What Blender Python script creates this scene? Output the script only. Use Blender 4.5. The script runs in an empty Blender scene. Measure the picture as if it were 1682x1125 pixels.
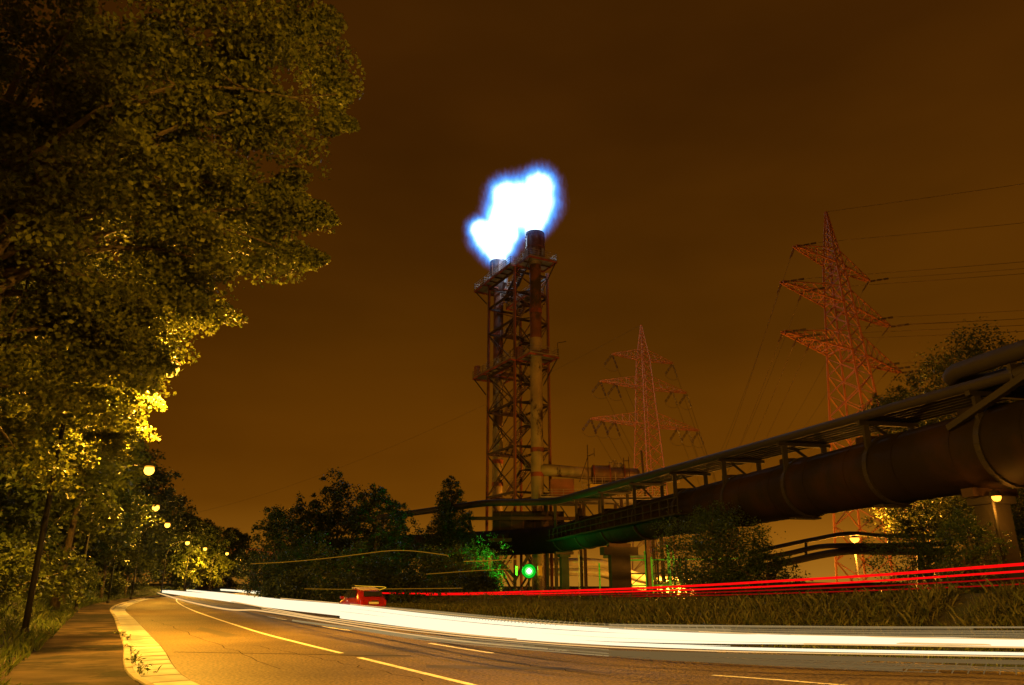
import bpy, bmesh, math, random
import numpy as np
from mathutils import Vector, Matrix
random.seed(7)
RNG = np.random.default_rng(11)
R = math.radians
sc = bpy.context.scene
COL = sc.collection

# ------------------------------------------------------------------ camera, world, exposure
F_PX, TILT, CX, CY, HC = 1230.0, R(18.0), 841.0, 562.5, 1.6
cam_data = bpy.data.cameras.new('camera')
cam_data.lens = F_PX / 1682.0 * 36.0
cam_data.sensor_width = 36.0
cam_data.clip_end = 6000
cam = bpy.data.objects.new('camera', cam_data)
cam.location = (0, 0, HC)
cam.rotation_euler = (R(90) + TILT, 0, 0)
COL.objects.link(cam)
sc.camera = cam

world = bpy.data.worlds.new('World')
sc.world = world
world.use_nodes = True
wn, wl = world.node_tree.nodes, world.node_tree.links
wn.clear()
w_out = wn.new('ShaderNodeOutputWorld')
w_bg = wn.new('ShaderNodeBackground')
w_tc = wn.new('ShaderNodeTexCoord')
w_sep = wn.new('ShaderNodeSeparateXYZ')
w_ramp = wn.new('ShaderNodeValToRGB')
w_noise = wn.new('ShaderNodeTexNoise')
w_map = wn.new('ShaderNodeMapping')
w_mul = wn.new('ShaderNodeMix')
w_mul.data_type = 'RGBA'
w_mul.blend_type = 'MULTIPLY'
w_mul.inputs[0].default_value = 1.0
w_nr = wn.new('ShaderNodeMapRange')
wl.new(w_tc.outputs['Generated'], w_sep.inputs[0])
wl.new(w_sep.outputs['Z'], w_ramp.inputs[0])
wl.new(w_tc.outputs['Generated'], w_map.inputs[0])
w_map.inputs['Scale'].default_value = (1.2, 1.2, 3.2)
wl.new(w_map.outputs[0], w_noise.inputs['Vector'])
w_noise.inputs['Scale'].default_value = 1.4
w_noise.inputs['Detail'].default_value = 4
w_nr.inputs[1].default_value = 0.3
w_nr.inputs[2].default_value = 0.7
w_nr.inputs[3].default_value = 0.72
w_nr.inputs[4].default_value = 1.30
wl.new(w_noise.outputs[0], w_nr.inputs[0])
el = w_ramp.color_ramp.elements
el[0].position, el[0].color = 0.0, (0.36, 0.145, 0.012, 1)
el[1].position, el[1].color = 1.0, (0.028, 0.0095, 0.0005, 1)
for p, c in ((0.05, (0.260, 0.092, 0.0050, 1)), (0.10, (0.146, 0.046, 0.0015, 1)), (0.16, (0.106, 0.0320, 0.0009, 1)),
             (0.32, (0.068, 0.0210, 0.0007, 1)), (0.60, (0.051, 0.0150, 0.0008, 1))):
    e = el.new(p)
    e.color = c
wl.new(w_ramp.outputs[0], w_mul.inputs[6])
# the glow is a little stronger over the works, to the right
w_az = wn.new('ShaderNodeMapRange')
w_az.inputs[1].default_value, w_az.inputs[2].default_value = -0.7, 0.7
w_az.inputs[3].default_value, w_az.inputs[4].default_value = 0.72, 1.18
wl.new(w_sep.outputs['X'], w_az.inputs[0])
w_am = wn.new('ShaderNodeMath')
w_am.operation = 'MULTIPLY'
wl.new(w_nr.outputs[0], w_am.inputs[0])
wl.new(w_az.outputs[0], w_am.inputs[1])
wl.new(w_am.outputs[0], w_mul.inputs[7])
wl.new(w_mul.outputs[2], w_bg.inputs[0])
w_bg.inputs[1].default_value = 1.0
wl.new(w_bg.outputs[0], w_out.inputs[0])

sc.view_settings.view_transform = 'Standard'
sc.view_settings.look = 'None'
sc.view_settings.exposure = 0.0
sc.view_settings.gamma = 1.0
sc.view_settings.use_curve_mapping = False
sc.render.engine = 'CYCLES'
sc.cycles.use_denoising = True
sc.cycles.max_bounces = 5
sc.cycles.diffuse_bounces = 2
sc.cycles.glossy_bounces = 2
sc.cycles.transmission_bounces = 3
sc.cycles.volume_bounces = 0
sc.cycles.transparent_max_bounces = 8
sc.cycles.sample_clamp_indirect = 4.0
sc.cycles.use_light_tree = True
sc.cycles.volume_max_steps = 128


# ------------------------------------------------------------------ geometry of the place
def ray(px, py):
    u = (px - CX) / F_PX
    v = -(py - CY) / F_PX
    return (u, math.cos(TILT) - v * math.sin(TILT), math.sin(TILT) + v * math.cos(TILT))


def ground(px, py, z=0.0):
    r = ray(px, py)
    t = (z - HC) / r[2]
    return Vector((r[0] * t, r[1] * t, z))


def at(px, py, Y):
    r = ray(px, py)
    t = Y / r[1]
    return Vector((r[0] * t, Y, HC + r[2] * t))


def smooth(pts, step=1.0):
    """Catmull-Rom through the points, about one sample per step metres."""
    P = [np.array(p, float) for p in pts]
    P = [2 * P[0] - P[1]] + P + [2 * P[-1] - P[-2]]
    out = []
    for i in range(1, len(P) - 2):
        p0, p1, p2, p3 = P[i - 1], P[i], P[i + 1], P[i + 2]
        n = max(2, int(np.linalg.norm(p2 - p1) / step))
        for k in range(n):
            t = k / n
            out.append(0.5 * (2 * p1 + (p2 - p0) * t + (2 * p0 - 5 * p1 + 4 * p2 - p3) * t * t
                              + (3 * p1 - p0 - 3 * p2 + p3) * t ** 3))
    out.append(P[-2])
    return np.array(out)


def resample(poly, step):
    d = np.r_[0, np.cumsum(np.linalg.norm(np.diff(poly, axis=0), axis=1))]
    n = max(2, int(round(d[-1] / step)) + 1)
    s = np.linspace(0, d[-1], n)
    return np.stack([np.interp(s, d, poly[:, k]) for k in range(poly.shape[1])], 1)


def offset(poly, d):
    """Shift a plan polyline to its right by d (running away from the camera)."""
    t = np.gradient(poly[:, :2], axis=0)
    t /= np.linalg.norm(t, axis=1)[:, None] + 1e-9
    n = np.stack([t[:, 1], -t[:, 0]], 1)
    return poly[:, :2] + n * d


# ------------------------------------------------------------------ materials
def mat(name, base=(0.5, 0.5, 0.5), rough=0.7, metal=0.0, emit=None, estr=0.0, var=0.25, scale=6.0,
        bump=0.0, second=None, thresh=(0.45, 0.6), spec=0.5):
    """Principled material whose colour wanders with noise; second = patches of another colour."""
    m = bpy.data.materials.new(name)
    m.use_nodes = True
    n, l = m.node_tree.nodes, m.node_tree.links
    b = n['Principled BSDF']
    b.inputs['Roughness'].default_value = rough
    b.inputs['Metallic'].default_value = metal
    b.inputs['Specular IOR Level'].default_value = spec
    tc = n.new('ShaderNodeTexCoord')
    nz = n.new('ShaderNodeTexNoise')
    nz.inputs['Scale'].default_value = scale
    nz.inputs['Detail'].default_value = 6
    l.new(tc.outputs['Object'], nz.inputs['Vector'])
    mr = n.new('ShaderNodeMapRange')
    mr.inputs[1].default_value, mr.inputs[2].default_value = 0.25, 0.75
    mr.inputs[3].default_value, mr.inputs[4].default_value = 1 - var, 1 + var
    l.new(nz.outputs[0], mr.inputs[0])
    mx = n.new('ShaderNodeMix')
    mx.data_type = 'RGBA'
    mx.blend_type = 'MULTIPLY'
    mx.inputs[0].default_value = 1
    mx.inputs[6].default_value = (*base, 1)
    l.new(mr.outputs[0], mx.inputs[7])
    src = mx.outputs[2]
    if second:
        n2 = n.new('ShaderNodeTexNoise')
        n2.inputs['Scale'].default_value = scale * 0.6
        n2.inputs['Detail'].default_value = 8
        n2.inputs['Roughness'].default_value = 0.65
        mp = n.new('ShaderNodeMapping')
        mp.inputs['Location'].default_value = (3.1, 7.7, 1.3)
        mp.inputs['Scale'].default_value = (1, 1, 0.6)
        l.new(tc.outputs['Object'], mp.inputs[0])
        l.new(mp.outputs[0], n2.inputs['Vector'])
        r2 = n.new('ShaderNodeMapRange')
        r2.inputs[1].default_value, r2.inputs[2].default_value = thresh
        l.new(n2.outputs[0], r2.inputs[0])
        m2 = n.new('ShaderNodeMix')
        m2.data_type = 'RGBA'
        l.new(r2.outputs[0], m2.inputs[0])
        l.new(src, m2.inputs[6])
        m2.inputs[7].default_value = (*second, 1)
        src = m2.outputs[2]
    l.new(src, b.inputs['Base Color'])
    if bump:
        bp = n.new('ShaderNodeBump')
        bp.inputs['Strength'].default_value = bump
        bp.inputs['Distance'].default_value = 0.02
        n3 = n.new('ShaderNodeTexNoise')
        n3.inputs['Scale'].default_value = scale * 6
        n3.inputs['Detail'].default_value = 3
        l.new(tc.outputs['Object'], n3.inputs['Vector'])
        l.new(n3.outputs[0], bp.inputs['Height'])
        l.new(bp.outputs[0], b.inputs['Normal'])
    if emit:
        b.inputs['Emission Color'].default_value = (*emit, 1)
        b.inputs['Emission Strength'].default_value = estr
    return m


def emitter(name, col, strength):
    m = bpy.data.materials.new(name)
    m.use_nodes = True
    n, l = m.node_tree.nodes, m.node_tree.links
    n.clear()
    o = n.new('ShaderNodeOutputMaterial')
    e = n.new('ShaderNodeEmission')
    e.inputs[0].default_value = (*col, 1)
    e.inputs[1].default_value = strength
    l.new(e.outputs[0], o.inputs[0])
    return m


def leaf_mat(name, a, b, trans=0.35):
    m = bpy.data.materials.new(name)
    m.use_nodes = True
    n, l = m.node_tree.nodes, m.node_tree.links
    n.clear()
    o = n.new('ShaderNodeOutputMaterial')
    df = n.new('ShaderNodeBsdfPrincipled')
    df.inputs['Roughness'].default_value = 0.5
    df.inputs['Specular IOR Level'].default_value = 0.35
    tr = n.new('ShaderNodeBsdfTranslucent')
    mx = n.new('ShaderNodeMixShader')
    mx.inputs[0].default_value = trans
    g = n.new('ShaderNodeNewGeometry')
    rp = n.new('ShaderNodeValToRGB')
    rp.color_ramp.elements[0].color = (*a, 1)
    rp.color_ramp.elements[1].color = (*b, 1)
    l.new(g.outputs['Random Per Island'], rp.inputs[0])
    l.new(rp.outputs[0], df.inputs['Base Color'])
    l.new(rp.outputs[0], tr.inputs[0])
    l.new(df.outputs[0], mx.inputs[1])
    l.new(tr.outputs[0], mx.inputs[2])
    l.new(mx.outputs[0], o.inputs[0])
    return m


def asphalt():
    m = mat('asphalt', (0.112, 0.082, 0.042), 0.62, var=0.25, scale=0.35, bump=0.0, spec=0.12, second=(0.072, 0.054, 0.031),
            thresh=(0.5, 0.7))
    n, l = m.node_tree.nodes, m.node_tree.links
    b = n['Principled BSDF']
    tc = n.new('ShaderNodeTexCoord')
    nz = n.new('ShaderNodeTexVoronoi')
    nz.inputs['Scale'].default_value = 28
    l.new(tc.outputs['Object'], nz.inputs['Vector'])
    n2 = n.new('ShaderNodeTexNoise')
    n2.inputs['Scale'].default_value = 9
    n2.inputs['Detail'].default_value = 5
    l.new(tc.outputs['Object'], n2.inputs['Vector'])
    ad = n.new('ShaderNodeMath')
    ad.operation = 'ADD'
    l.new(nz.outputs['Distance'], ad.inputs[0])
    l.new(n2.outputs[0], ad.inputs[1])
    bp = n.new('ShaderNodeBump')
    bp.inputs['Strength'].default_value = 0.55
    bp.inputs['Distance'].default_value = 0.012
    l.new(ad.outputs[0], bp.inputs['Height'])
    l.new(bp.outputs[0], b.inputs['Normal'])
    # pale and dark chippings
    src = b.inputs['Base Color'].links[0].from_socket
    v2 = n.new('ShaderNodeTexNoise')
    v2.inputs['Scale'].default_value = 16
    v2.inputs['Detail'].default_value = 2
    l.new(tc.outputs['Object'], v2.inputs['Vector'])
    r3 = n.new('ShaderNodeMapRange')
    r3.inputs[1].default_value, r3.inputs[2].default_value = 0.36, 0.64
    r3.inputs[3].default_value, r3.inputs[4].default_value = 0.50, 1.55
    l.new(v2.outputs[0], r3.inputs[0])
    m3 = n.new('ShaderNodeMix')
    m3.data_type = 'RGBA'
    m3.blend_type = 'MULTIPLY'
    m3.inputs[0].default_value = 1
    l.new(src, m3.inputs[6])
    l.new(r3.outputs[0], m3.inputs[7])
    l.new(m3.outputs[2], b.inputs['Base Color'])
    return m


def vary(m, lo, hi):
    n, l = m.node_tree.nodes, m.node_tree.links
    b = n['Principled BSDF']
    src = b.inputs['Base Color'].links[0].from_socket
    oi = n.new('ShaderNodeObjectInfo')
    mr = n.new('ShaderNodeMapRange')
    mr.inputs[3].default_value, mr.inputs[4].default_value = lo, hi
    l.new(oi.outputs['Random'], mr.inputs[0])
    mx = n.new('ShaderNodeMix')
    mx.data_type = 'RGBA'
    mx.blend_type = 'MULTIPLY'
    mx.inputs[0].default_value = 1
    l.new(src, mx.inputs[6])
    l.new(mr.outputs[0], mx.inputs[7])
    l.new(mx.outputs[2], b.inputs['Base Color'])
    return m


M = {
    'asphalt': asphalt(),
    'path': mat('path_earth_dapple', (0.056, 0.037, 0.022), 0.95, var=0.9, scale=0.75, bump=1.0, second=(0.010, 0.009, 0.005), thresh=(0.48, 0.56), spec=0.1),  # patchy earth; the dark patches also stand for leaf shadows
    'slab': vary(mat('gutter_concrete', (0.30, 0.31, 0.33), 0.8, var=0.35, scale=1.7, bump=0.25), 0.68, 1.2),
    'kerb': vary(mat('kerb_concrete', (0.30, 0.27, 0.23), 0.8, var=0.3, scale=2.5, bump=0.3), 0.6, 1.3),
    'paint': mat('road_paint', (0.75, 0.72, 0.66), 0.6, var=0.3, scale=3.0, bump=0.2),
    'earth': mat('earth', (0.035, 0.030, 0.018), 0.95, var=0.5, scale=0.4, bump=0.5, second=(0.025, 0.04, 0.012)),
    'bark': mat('bark', (0.10, 0.075, 0.05), 0.9, var=0.5, scale=7, bump=0.8),
    'steel': mat('rusty_steel', (0.055, 0.028, 0.018), 0.65, 0.3, var=0.5, scale=0.8, second=(0.06, 0.035, 0.025)),
    'rust_red': mat('red_lead_steel', (0.30, 0.068, 0.030), 0.65, 0.1, var=0.4, scale=0.7, second=(0.10, 0.045, 0.03), thresh=(0.5, 0.62)),
    'stack': mat('peeling_stack_paint', (0.32, 0.24, 0.12), 0.55, 0.0, var=0.4, scale=0.55, second=(0.05, 0.022, 0.014), thresh=(0.53, 0.58)),
    'stack_top': mat('scorched_stack', (0.20, 0.075, 0.04), 0.6, 0.2, var=0.45, scale=0.7, second=(0.06, 0.04, 0.035), thresh=(0.5, 0.58)),
    'burner': mat('burner_steel', (0.22, 0.17, 0.17), 0.5, 0.4, var=0.4, scale=0.9, second=(0.12, 0.05, 0.03)),
    'deck': mat('galvanised_deck', (0.26, 0.25, 0.25), 0.5, 0.3, var=0.3, scale=1.2),
    'rail': mat('handrail_steel', (0.30, 0.24, 0.20), 0.5, 0.3, var=0.3, scale=1.2),
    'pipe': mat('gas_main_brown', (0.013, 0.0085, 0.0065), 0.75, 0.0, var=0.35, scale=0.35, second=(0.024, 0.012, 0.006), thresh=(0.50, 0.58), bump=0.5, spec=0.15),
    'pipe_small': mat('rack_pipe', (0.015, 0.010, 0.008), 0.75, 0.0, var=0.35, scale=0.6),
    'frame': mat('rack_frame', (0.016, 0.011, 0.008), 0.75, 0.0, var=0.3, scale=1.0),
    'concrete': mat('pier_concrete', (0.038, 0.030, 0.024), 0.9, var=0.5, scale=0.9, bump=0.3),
    'pylon': mat('pylon_orange_glow', (0.40, 0.13, 0.038), 0.6, 0.0, var=0.35, scale=0.3),  # orange lamp glow is put into the steel's colour
    'pylon_far': mat('pylon_far_glow', (0.58, 0.19, 0.045), 0.6, 0.0, var=0.3, scale=0.3),  # brighter copy, the glow on the far pylon put into its colour
    'ins': mat('insulator_porcelain', (0.06, 0.028, 0.02), 0.3, 0.0),
    'wire': mat('conductor', (0.10, 0.055, 0.03), 0.6, 0.3),
    'alu': mat('lagged_pipe', (0.55, 0.52, 0.42), 0.35, 0.5, var=0.2, scale=1.0),
    'lamp_metal': mat('lamp_pole_steel', (0.012, 0.010, 0.008), 0.7, 0.1, var=0.2),
    'shed': mat('shed_red_sheet', (0.30, 0.11, 0.06), 0.7, 0.1, var=0.3, scale=0.8),
    'vessel': mat('vessel_steel', (0.24, 0.13, 0.08), 0.5, 0.3, var=0.4, scale=0.6, second=(0.12, 0.09, 0.07)),
    'green_glow_tint': mat('post_green_glow', (0.05, 0.65, 0.10), 0.5),  # green floodlight glow put into the colour of posts and rails
    'yellow': mat('yellow_panel', (0.62, 0.45, 0.06), 0.5),
    'bridge': mat('bridge_rust', (0.16, 0.07, 0.045), 0.8, var=0.35, scale=0.5),
    'red': mat('car_paint_red', (0.24, 0.010, 0.007), 0.25, 0.1, var=0.03),
    'cream': mat('car_cloth_roof', (0.55, 0.44, 0.30), 0.75, var=0.1),
    'glass': mat('car_glass', (0.02, 0.02, 0.02), 0.05, 0.0, spec=0.9),
    'tyre': mat('rubber', (0.02, 0.02, 0.02), 0.85),
    'chrome': mat('chrome', (0.75, 0.75, 0.75), 0.15, 1.0, var=0.02),
    'black': mat('black_plastic', (0.02, 0.02, 0.02), 0.5),
    'plate': mat('number_plate', (0.62, 0.58, 0.45), 0.5, var=0.05),
    'tail': mat('tail_lens', (0.30, 0.01, 0.01), 0.2, 0.0, var=0.02),
    'leaf': leaf_mat('leaf_plane_tree', (0.060, 0.078, 0.012), (0.21, 0.225, 0.034), 0.42),
    'leaf2': leaf_mat('leaf_roadside', (0.050, 0.072, 0.012), (0.100, 0.118, 0.022), 0.25),
    'leaf_dark': leaf_mat('leaf_dark', (0.026, 0.042, 0.010), (0.050, 0.066, 0.015)),  # darker leaf colour carries the shade of the unlit trees
    'leaf_fine': leaf_mat('leaf_acacia', (0.045, 0.090, 0.016), (0.080, 0.120, 0.026)),
    'needle': leaf_mat('leaf_conifer', (0.026, 0.045, 0.014), (0.045, 0.060, 0.018), 0.15),
    'grass': leaf_mat('grass_blades', (0.050, 0.085, 0.014), (0.11, 0.125, 0.035), 0.25),
    'weed': leaf_mat('weed_blades', (0.050, 0.070, 0.016), (0.125, 0.110, 0.038), 0.25),
    'sodium': emitter('sodium_lamp', (1.0, 0.50, 0.05), 4.5),
    'sodium_bowl': emitter('sodium_bowl_glass', (1.0, 0.36, 0.02), 1.2),
    'sodium_far': emitter('sodium_lamp_orange', (1.0, 0.36, 0.03), 4.5),
    'green': emitter('green_floodlight', (0.55, 1.0, 0.50), 6.0),
    'green_halo': emitter('green_halo_glow', (0.004, 1.0, 0.03), 0.55),
    'green_lens': emitter('green_lens', (0.16, 1.0, 0.14), 1.5),
    'white_trail': emitter('headlight_white', (1.0, 0.86, 0.55), 1.25),
    'warm_trail': emitter('headlight_warm', (1.0, 0.58, 0.20), 0.95),
    'dim_trail': emitter('headlight_dim', (1.0, 0.68, 0.28), 0.42),
    'ghost': emitter('headlight_ghost', (1.0, 0.62, 0.22), 0.16),
    'ghost2': emitter('headlight_ghost_pale', (1.0, 0.68, 0.28), 0.34),
    'red_trail': emitter('taillight_red', (1.0, 0.004, 0.004), 1.1),
    'red_dim': emitter('taillight_dim', (1.0, 0.008, 0.006), 0.30),
    'amber_trail': emitter('amber_streak', (1.0, 0.42, 0.02), 0.26),
    'amber_bright': emitter('amber_bright', (1.0, 0.50, 0.02), 0.85),
}


# ------------------------------------------------------------------ builders
class MB:
    def __init__(self):
        self.v, self.f = [], []

    def add(self, vs, fs):
        o = len(self.v)
        self.v += [tuple(p) for p in vs]
        self.f += [tuple(i + o for i in q) for q in fs]
        return self

    def box(self, c, s, ax=None):
        """box centred on c with full sizes s, axes ax (3 unit vectors)"""
        c = Vector(c)
        X, Y, Z = [Vector(a) for a in (ax or ((1, 0, 0), (0, 1, 0), (0, 0, 1)))]
        vs = [c + X * (i * s[0] / 2) + Y * (j * s[1] / 2) + Z * (k * s[2] / 2)
              for k in (-1, 1) for j in (-1, 1) for i in (-1, 1)]
        return self.add(vs, [(0, 2, 3, 1), (4, 5, 7, 6), (0, 1, 5, 4), (2, 6, 7, 3), (0, 4, 6, 2), (1, 3, 7, 5)])

    def bar(self, a, b, w, h=None, up=(0, 0, 1)):
        a, b = Vector(a), Vector(b)
        d = b - a
        L = d.length
        if L < 1e-6:
            return self
        z = d / L
        x = Vector(up).cross(z)
        if x.length < 1e-3:
            x = Vector((1, 0, 0)).cross(z)
        x.normalize()
        y = z.cross(x)
        return self.box((a + b) / 2, (w, h or w, L), (x, y, z))

    def tube(self, pts, r, n=8, cap=True):
        P = np.array([tuple(p) for p in pts], float)
        T = np.gradient(P, axis=0)
        T /= np.linalg.norm(T, axis=1)[:, None] + 1e-9
        rr = np.full(len(P), r) if np.isscalar(r) else np.array(r)
        up = np.array((0, 0, 1.0)) if abs(T[0, 2]) < 0.9 else np.array((1.0, 0, 0))
        vs, fs = [], []
        x = np.cross(up, T[0])
        for i in range(len(P)):
            x = x - T[i] * np.dot(x, T[i])
            x /= np.linalg.norm(x) + 1e-9
            y = np.cross(T[i], x)
            for k in range(n):
                a = 2 * math.pi * k / n
                vs.append(P[i] + rr[i] * (math.cos(a) * x + math.sin(a) * y))
        for i in range(len(P) - 1):
            for k in range(n):
                fs.append((i * n + k, i * n + (k + 1) % n, (i + 1) * n + (k + 1) % n, (i + 1) * n + k))
        if cap:
            fs.append(tuple(range(n - 1, -1, -1)))
            fs.append(tuple((len(P) - 1) * n + k for k in range(n)))
        return self.add(vs, fs)

    def lathe(self, prof, c, n=20, ax=None):
        """prof = [(radius, height)], about the axis Z of ax through c"""
        c = Vector(c)
        X, Y, Z = [Vector(a) for a in (ax or ((1, 0, 0), (0, 1, 0), (0, 0, 1)))]
        vs, fs = [], []
        for (r, h) in prof:
            for k in range(n):
                a = 2 * math.pi * k / n
                vs.append(c + X * (r * math.cos(a)) + Y * (r * math.sin(a)) + Z * h)
        for i in range(len(prof) - 1):
            for k in range(n):
                fs.append((i * n + k, i * n + (k + 1) % n, (i + 1) * n + (k + 1) % n, (i + 1) * n + k))
        return self.add(vs, fs)

    def strip(self, A, B):
        """sheet between two equally sampled polylines of (x, y, z)"""
        n = len(A)
        vs = [tuple(p) for p in A] + [tuple(p) for p in B]
        return self.add(vs, [(i, i + 1, n + i + 1, n + i) for i in range(n - 1)])

    def build(self, name, m, parent=None, origin=None, smooth=False):
        root = parent
        off = Vector((0, 0, 0))
        if parent is not None:
            while root.parent is not None:
                root = root.parent
            if root.get('world_space'):
                off = Vector(root.location)
        elif origin is not None:
            off = Vector(origin)
        me = bpy.data.meshes.new(name)
        V = np.array(self.v, float) - np.array(off)
        me.from_pydata([tuple(p) for p in V], [], self.f)
        me.materials.append(m)
        if smooth:
            me.polygons.foreach_set('use_smooth', [True] * len(me.polygons))
        me.update()
        o = bpy.data.objects.new(name, me)
        COL.objects.link(o)
        if parent is not None:
            o.parent = parent
        elif origin is not None:
            o.location = origin
        return o


def tag(o, label=None, cat=None, group=None, kind=None):
    if label:
        o['label'] = label
    if cat:
        o['category'] = cat
    if group:
        o['group'] = group
    if kind:
        o['kind'] = kind
    return o


def thing(name, label, cat, loc=(0, 0, 0), rz=0.0, group=None, world=True):
    """Empty at the base of a thing; with world=True its parts are given in world coordinates"""
    o = bpy.data.objects.new(name, None)
    o.empty_display_size = 0.3
    COL.objects.link(o)
    o.location = loc
    o.rotation_euler = (0, 0, rz)
    if world:
        o['world_space'] = 1
    return tag(o, label, cat, group)


def copy_tree(o, parent=None):
    c = o.copy()
    COL.objects.link(c)
    if parent:
        c.parent = parent
    for ch in list(o.children):
        copy_tree(ch, c)
    return c


BAR = {}


def bar_part(name, a, b, w, m, parent, h=None):
    """one straight member as an object of its own, all sharing one mesh per material"""
    if m.name not in BAR:
        mb = MB().box((0, 0, 0.5), (1, 1, 1))
        me = bpy.data.meshes.new('bar_' + m.name)
        me.from_pydata(mb.v, [], mb.f)
        me.materials.append(m)
        BAR[m.name] = me
    root = parent
    while root.parent is not None:
        root = root.parent
    off = Vector(root.location) if root.get('world_space') else Vector((0, 0, 0))
    a, b = Vector(a) - off, Vector(b) - off
    d = b - a
    o = bpy.data.objects.new(name, BAR[m.name])
    COL.objects.link(o)
    o.parent = parent
    o.location = a
    o.rotation_euler = d.to_track_quat('Z', 'Y').to_euler()
    o.scale = (w, h or w, d.length)
    return o


def mesh_np(name, V, nv, m, parent=None, origin=(0, 0, 0)):
    """V: (N*nv, 3) vertices, every nv of them one polygon"""
    N = len(V) // nv
    me = bpy.data.meshes.new(name)
    me.vertices.add(N * nv)
    me.vertices.foreach_set('co', (V - np.array(origin)).astype(np.float32).ravel())
    me.loops.add(N * nv)
    me.loops.foreach_set('vertex_index', np.arange(N * nv, dtype=np.int32))
    me.polygons.add(N)
    me.polygons.foreach_set('loop_start', np.arange(0, N * nv, nv, dtype=np.int32))
    me.polygons.foreach_set('loop_total', np.full(N, nv, dtype=np.int32))
    me.materials.append(m)
    me.update(calc_edges=True)
    o = bpy.data.objects.new(name, me)
    COL.objects.link(o)
    if parent is not None:
        o.parent = parent
    else:
        o.location = origin
    return o


def leaf_quads(P, size, rng, up=0.5, aspect=0.6):
    """kite-shaped leaves at the points P"""
    N = len(P)
    n = rng.normal(size=(N, 3))
    n[:, 2] = np.abs(n[:, 2]) + up
    n /= np.linalg.norm(n, axis=1)[:, None]
    t = rng.normal(size=(N, 3))
    t -= n * np.sum(t * n, 1)[:, None]
    t /= np.linalg.norm(t, axis=1)[:, None]
    b = np.cross(n, t)
    s = (size * rng.uniform(0.6, 1.35, N))[:, None]
    bend = n * s * rng.uniform(-0.25, 0.1, N)[:, None]
    a0 = P - t * s * 0.5
    a1 = P + b * s * 0.5 * aspect + t * s * 0.05
    a2 = P + t * s * 0.5 + bend
    a3 = P - b * s * 0.5 * aspect + t * s * 0.05
    return np.stack([a0, a1, a2, a3], 1).reshape(-1, 3)


def clump_points(lobes, n, rng, clump=0.28, per=60, shell=0.55):
    """points gathered in clumps spread through ellipsoid lobes [(centre, (rx, ry, rz))]"""
    vol = np.array([l[1][0] * l[1][1] * l[1][2] for l in lobes]) ** (2 / 3)
    pr = vol / vol.sum()
    out = []
    k = max(3, n // per)
    which = rng.choice(len(lobes), k, p=pr)
    for w in which:
        c, r = np.array(lobes[w][0], float), np.array(lobes[w][1], float)
        d = rng.normal(size=3)
        d /= np.linalg.norm(d)
        q = rng.uniform(shell ** 3, 1.05) ** (1 / 3)
        ctr = c + d * r * q
        rad = clump * r.mean() * rng.uniform(0.45, 1.3)
        m = int(per * rng.uniform(0.5, 1.5))
        p = rng.normal(size=(m, 3)) * rad * np.array((0.62, 0.62, 0.42))
        p[:, 2] -= 0.25 * (p[:, 0] ** 2 + p[:, 1] ** 2) / max(rad, 0.05)
        out.append(ctr + p)
    return np.concatenate(out)


def bough_points(lobes, n, rng, per=520):
    """dense leafy boughs with dark gaps between them, and a thin filling inside"""
    vol = np.array([l[1][0] ** 2 for l in lobes])
    nb = n // per
    out = []
    for w in list(range(len(lobes))) * 3 + list(rng.choice(len(lobes), nb, p=vol / vol.sum())):
        c, r = np.array(lobes[w][0], float), np.array(lobes[w][1], float)
        d = rng.normal(size=3)
        d /= np.linalg.norm(d)
        ctr = c + d * r * rng.uniform(0.45, 1.0)
        rad = rng.uniform(0.30, 0.72) * min(1.0, 0.45 + r.mean() * 0.4)
        m = int(per * rng.uniform(0.6, 1.4))
        p = rng.normal(size=(m, 3))
        p /= np.linalg.norm(p, axis=1)[:, None] + 1e-9
        p *= (rng.random(m) ** 0.45)[:, None] * np.array((1.35, 1.35, 0.8)) * rad
        ax = np.cross(d, (0.3, 0.2, 1.0))
        p += np.outer(p @ d, d) * 0.6
        p[:, 2] -= 0.35 * (p[:, 0] ** 2 + p[:, 1] ** 2)
        out.append(ctr + p)
    fill = []
    for _ in range(n // 16):
        w = rng.integers(len(lobes))
        d = rng.normal(size=3)
        d /= np.linalg.norm(d)
        fill.append(np.array(lobes[w][0]) + d * np.array(lobes[w][1]) * rng.random() ** 0.5 * 0.95)
    out.append(np.array(fill))
    return np.concatenate(out)


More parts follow.
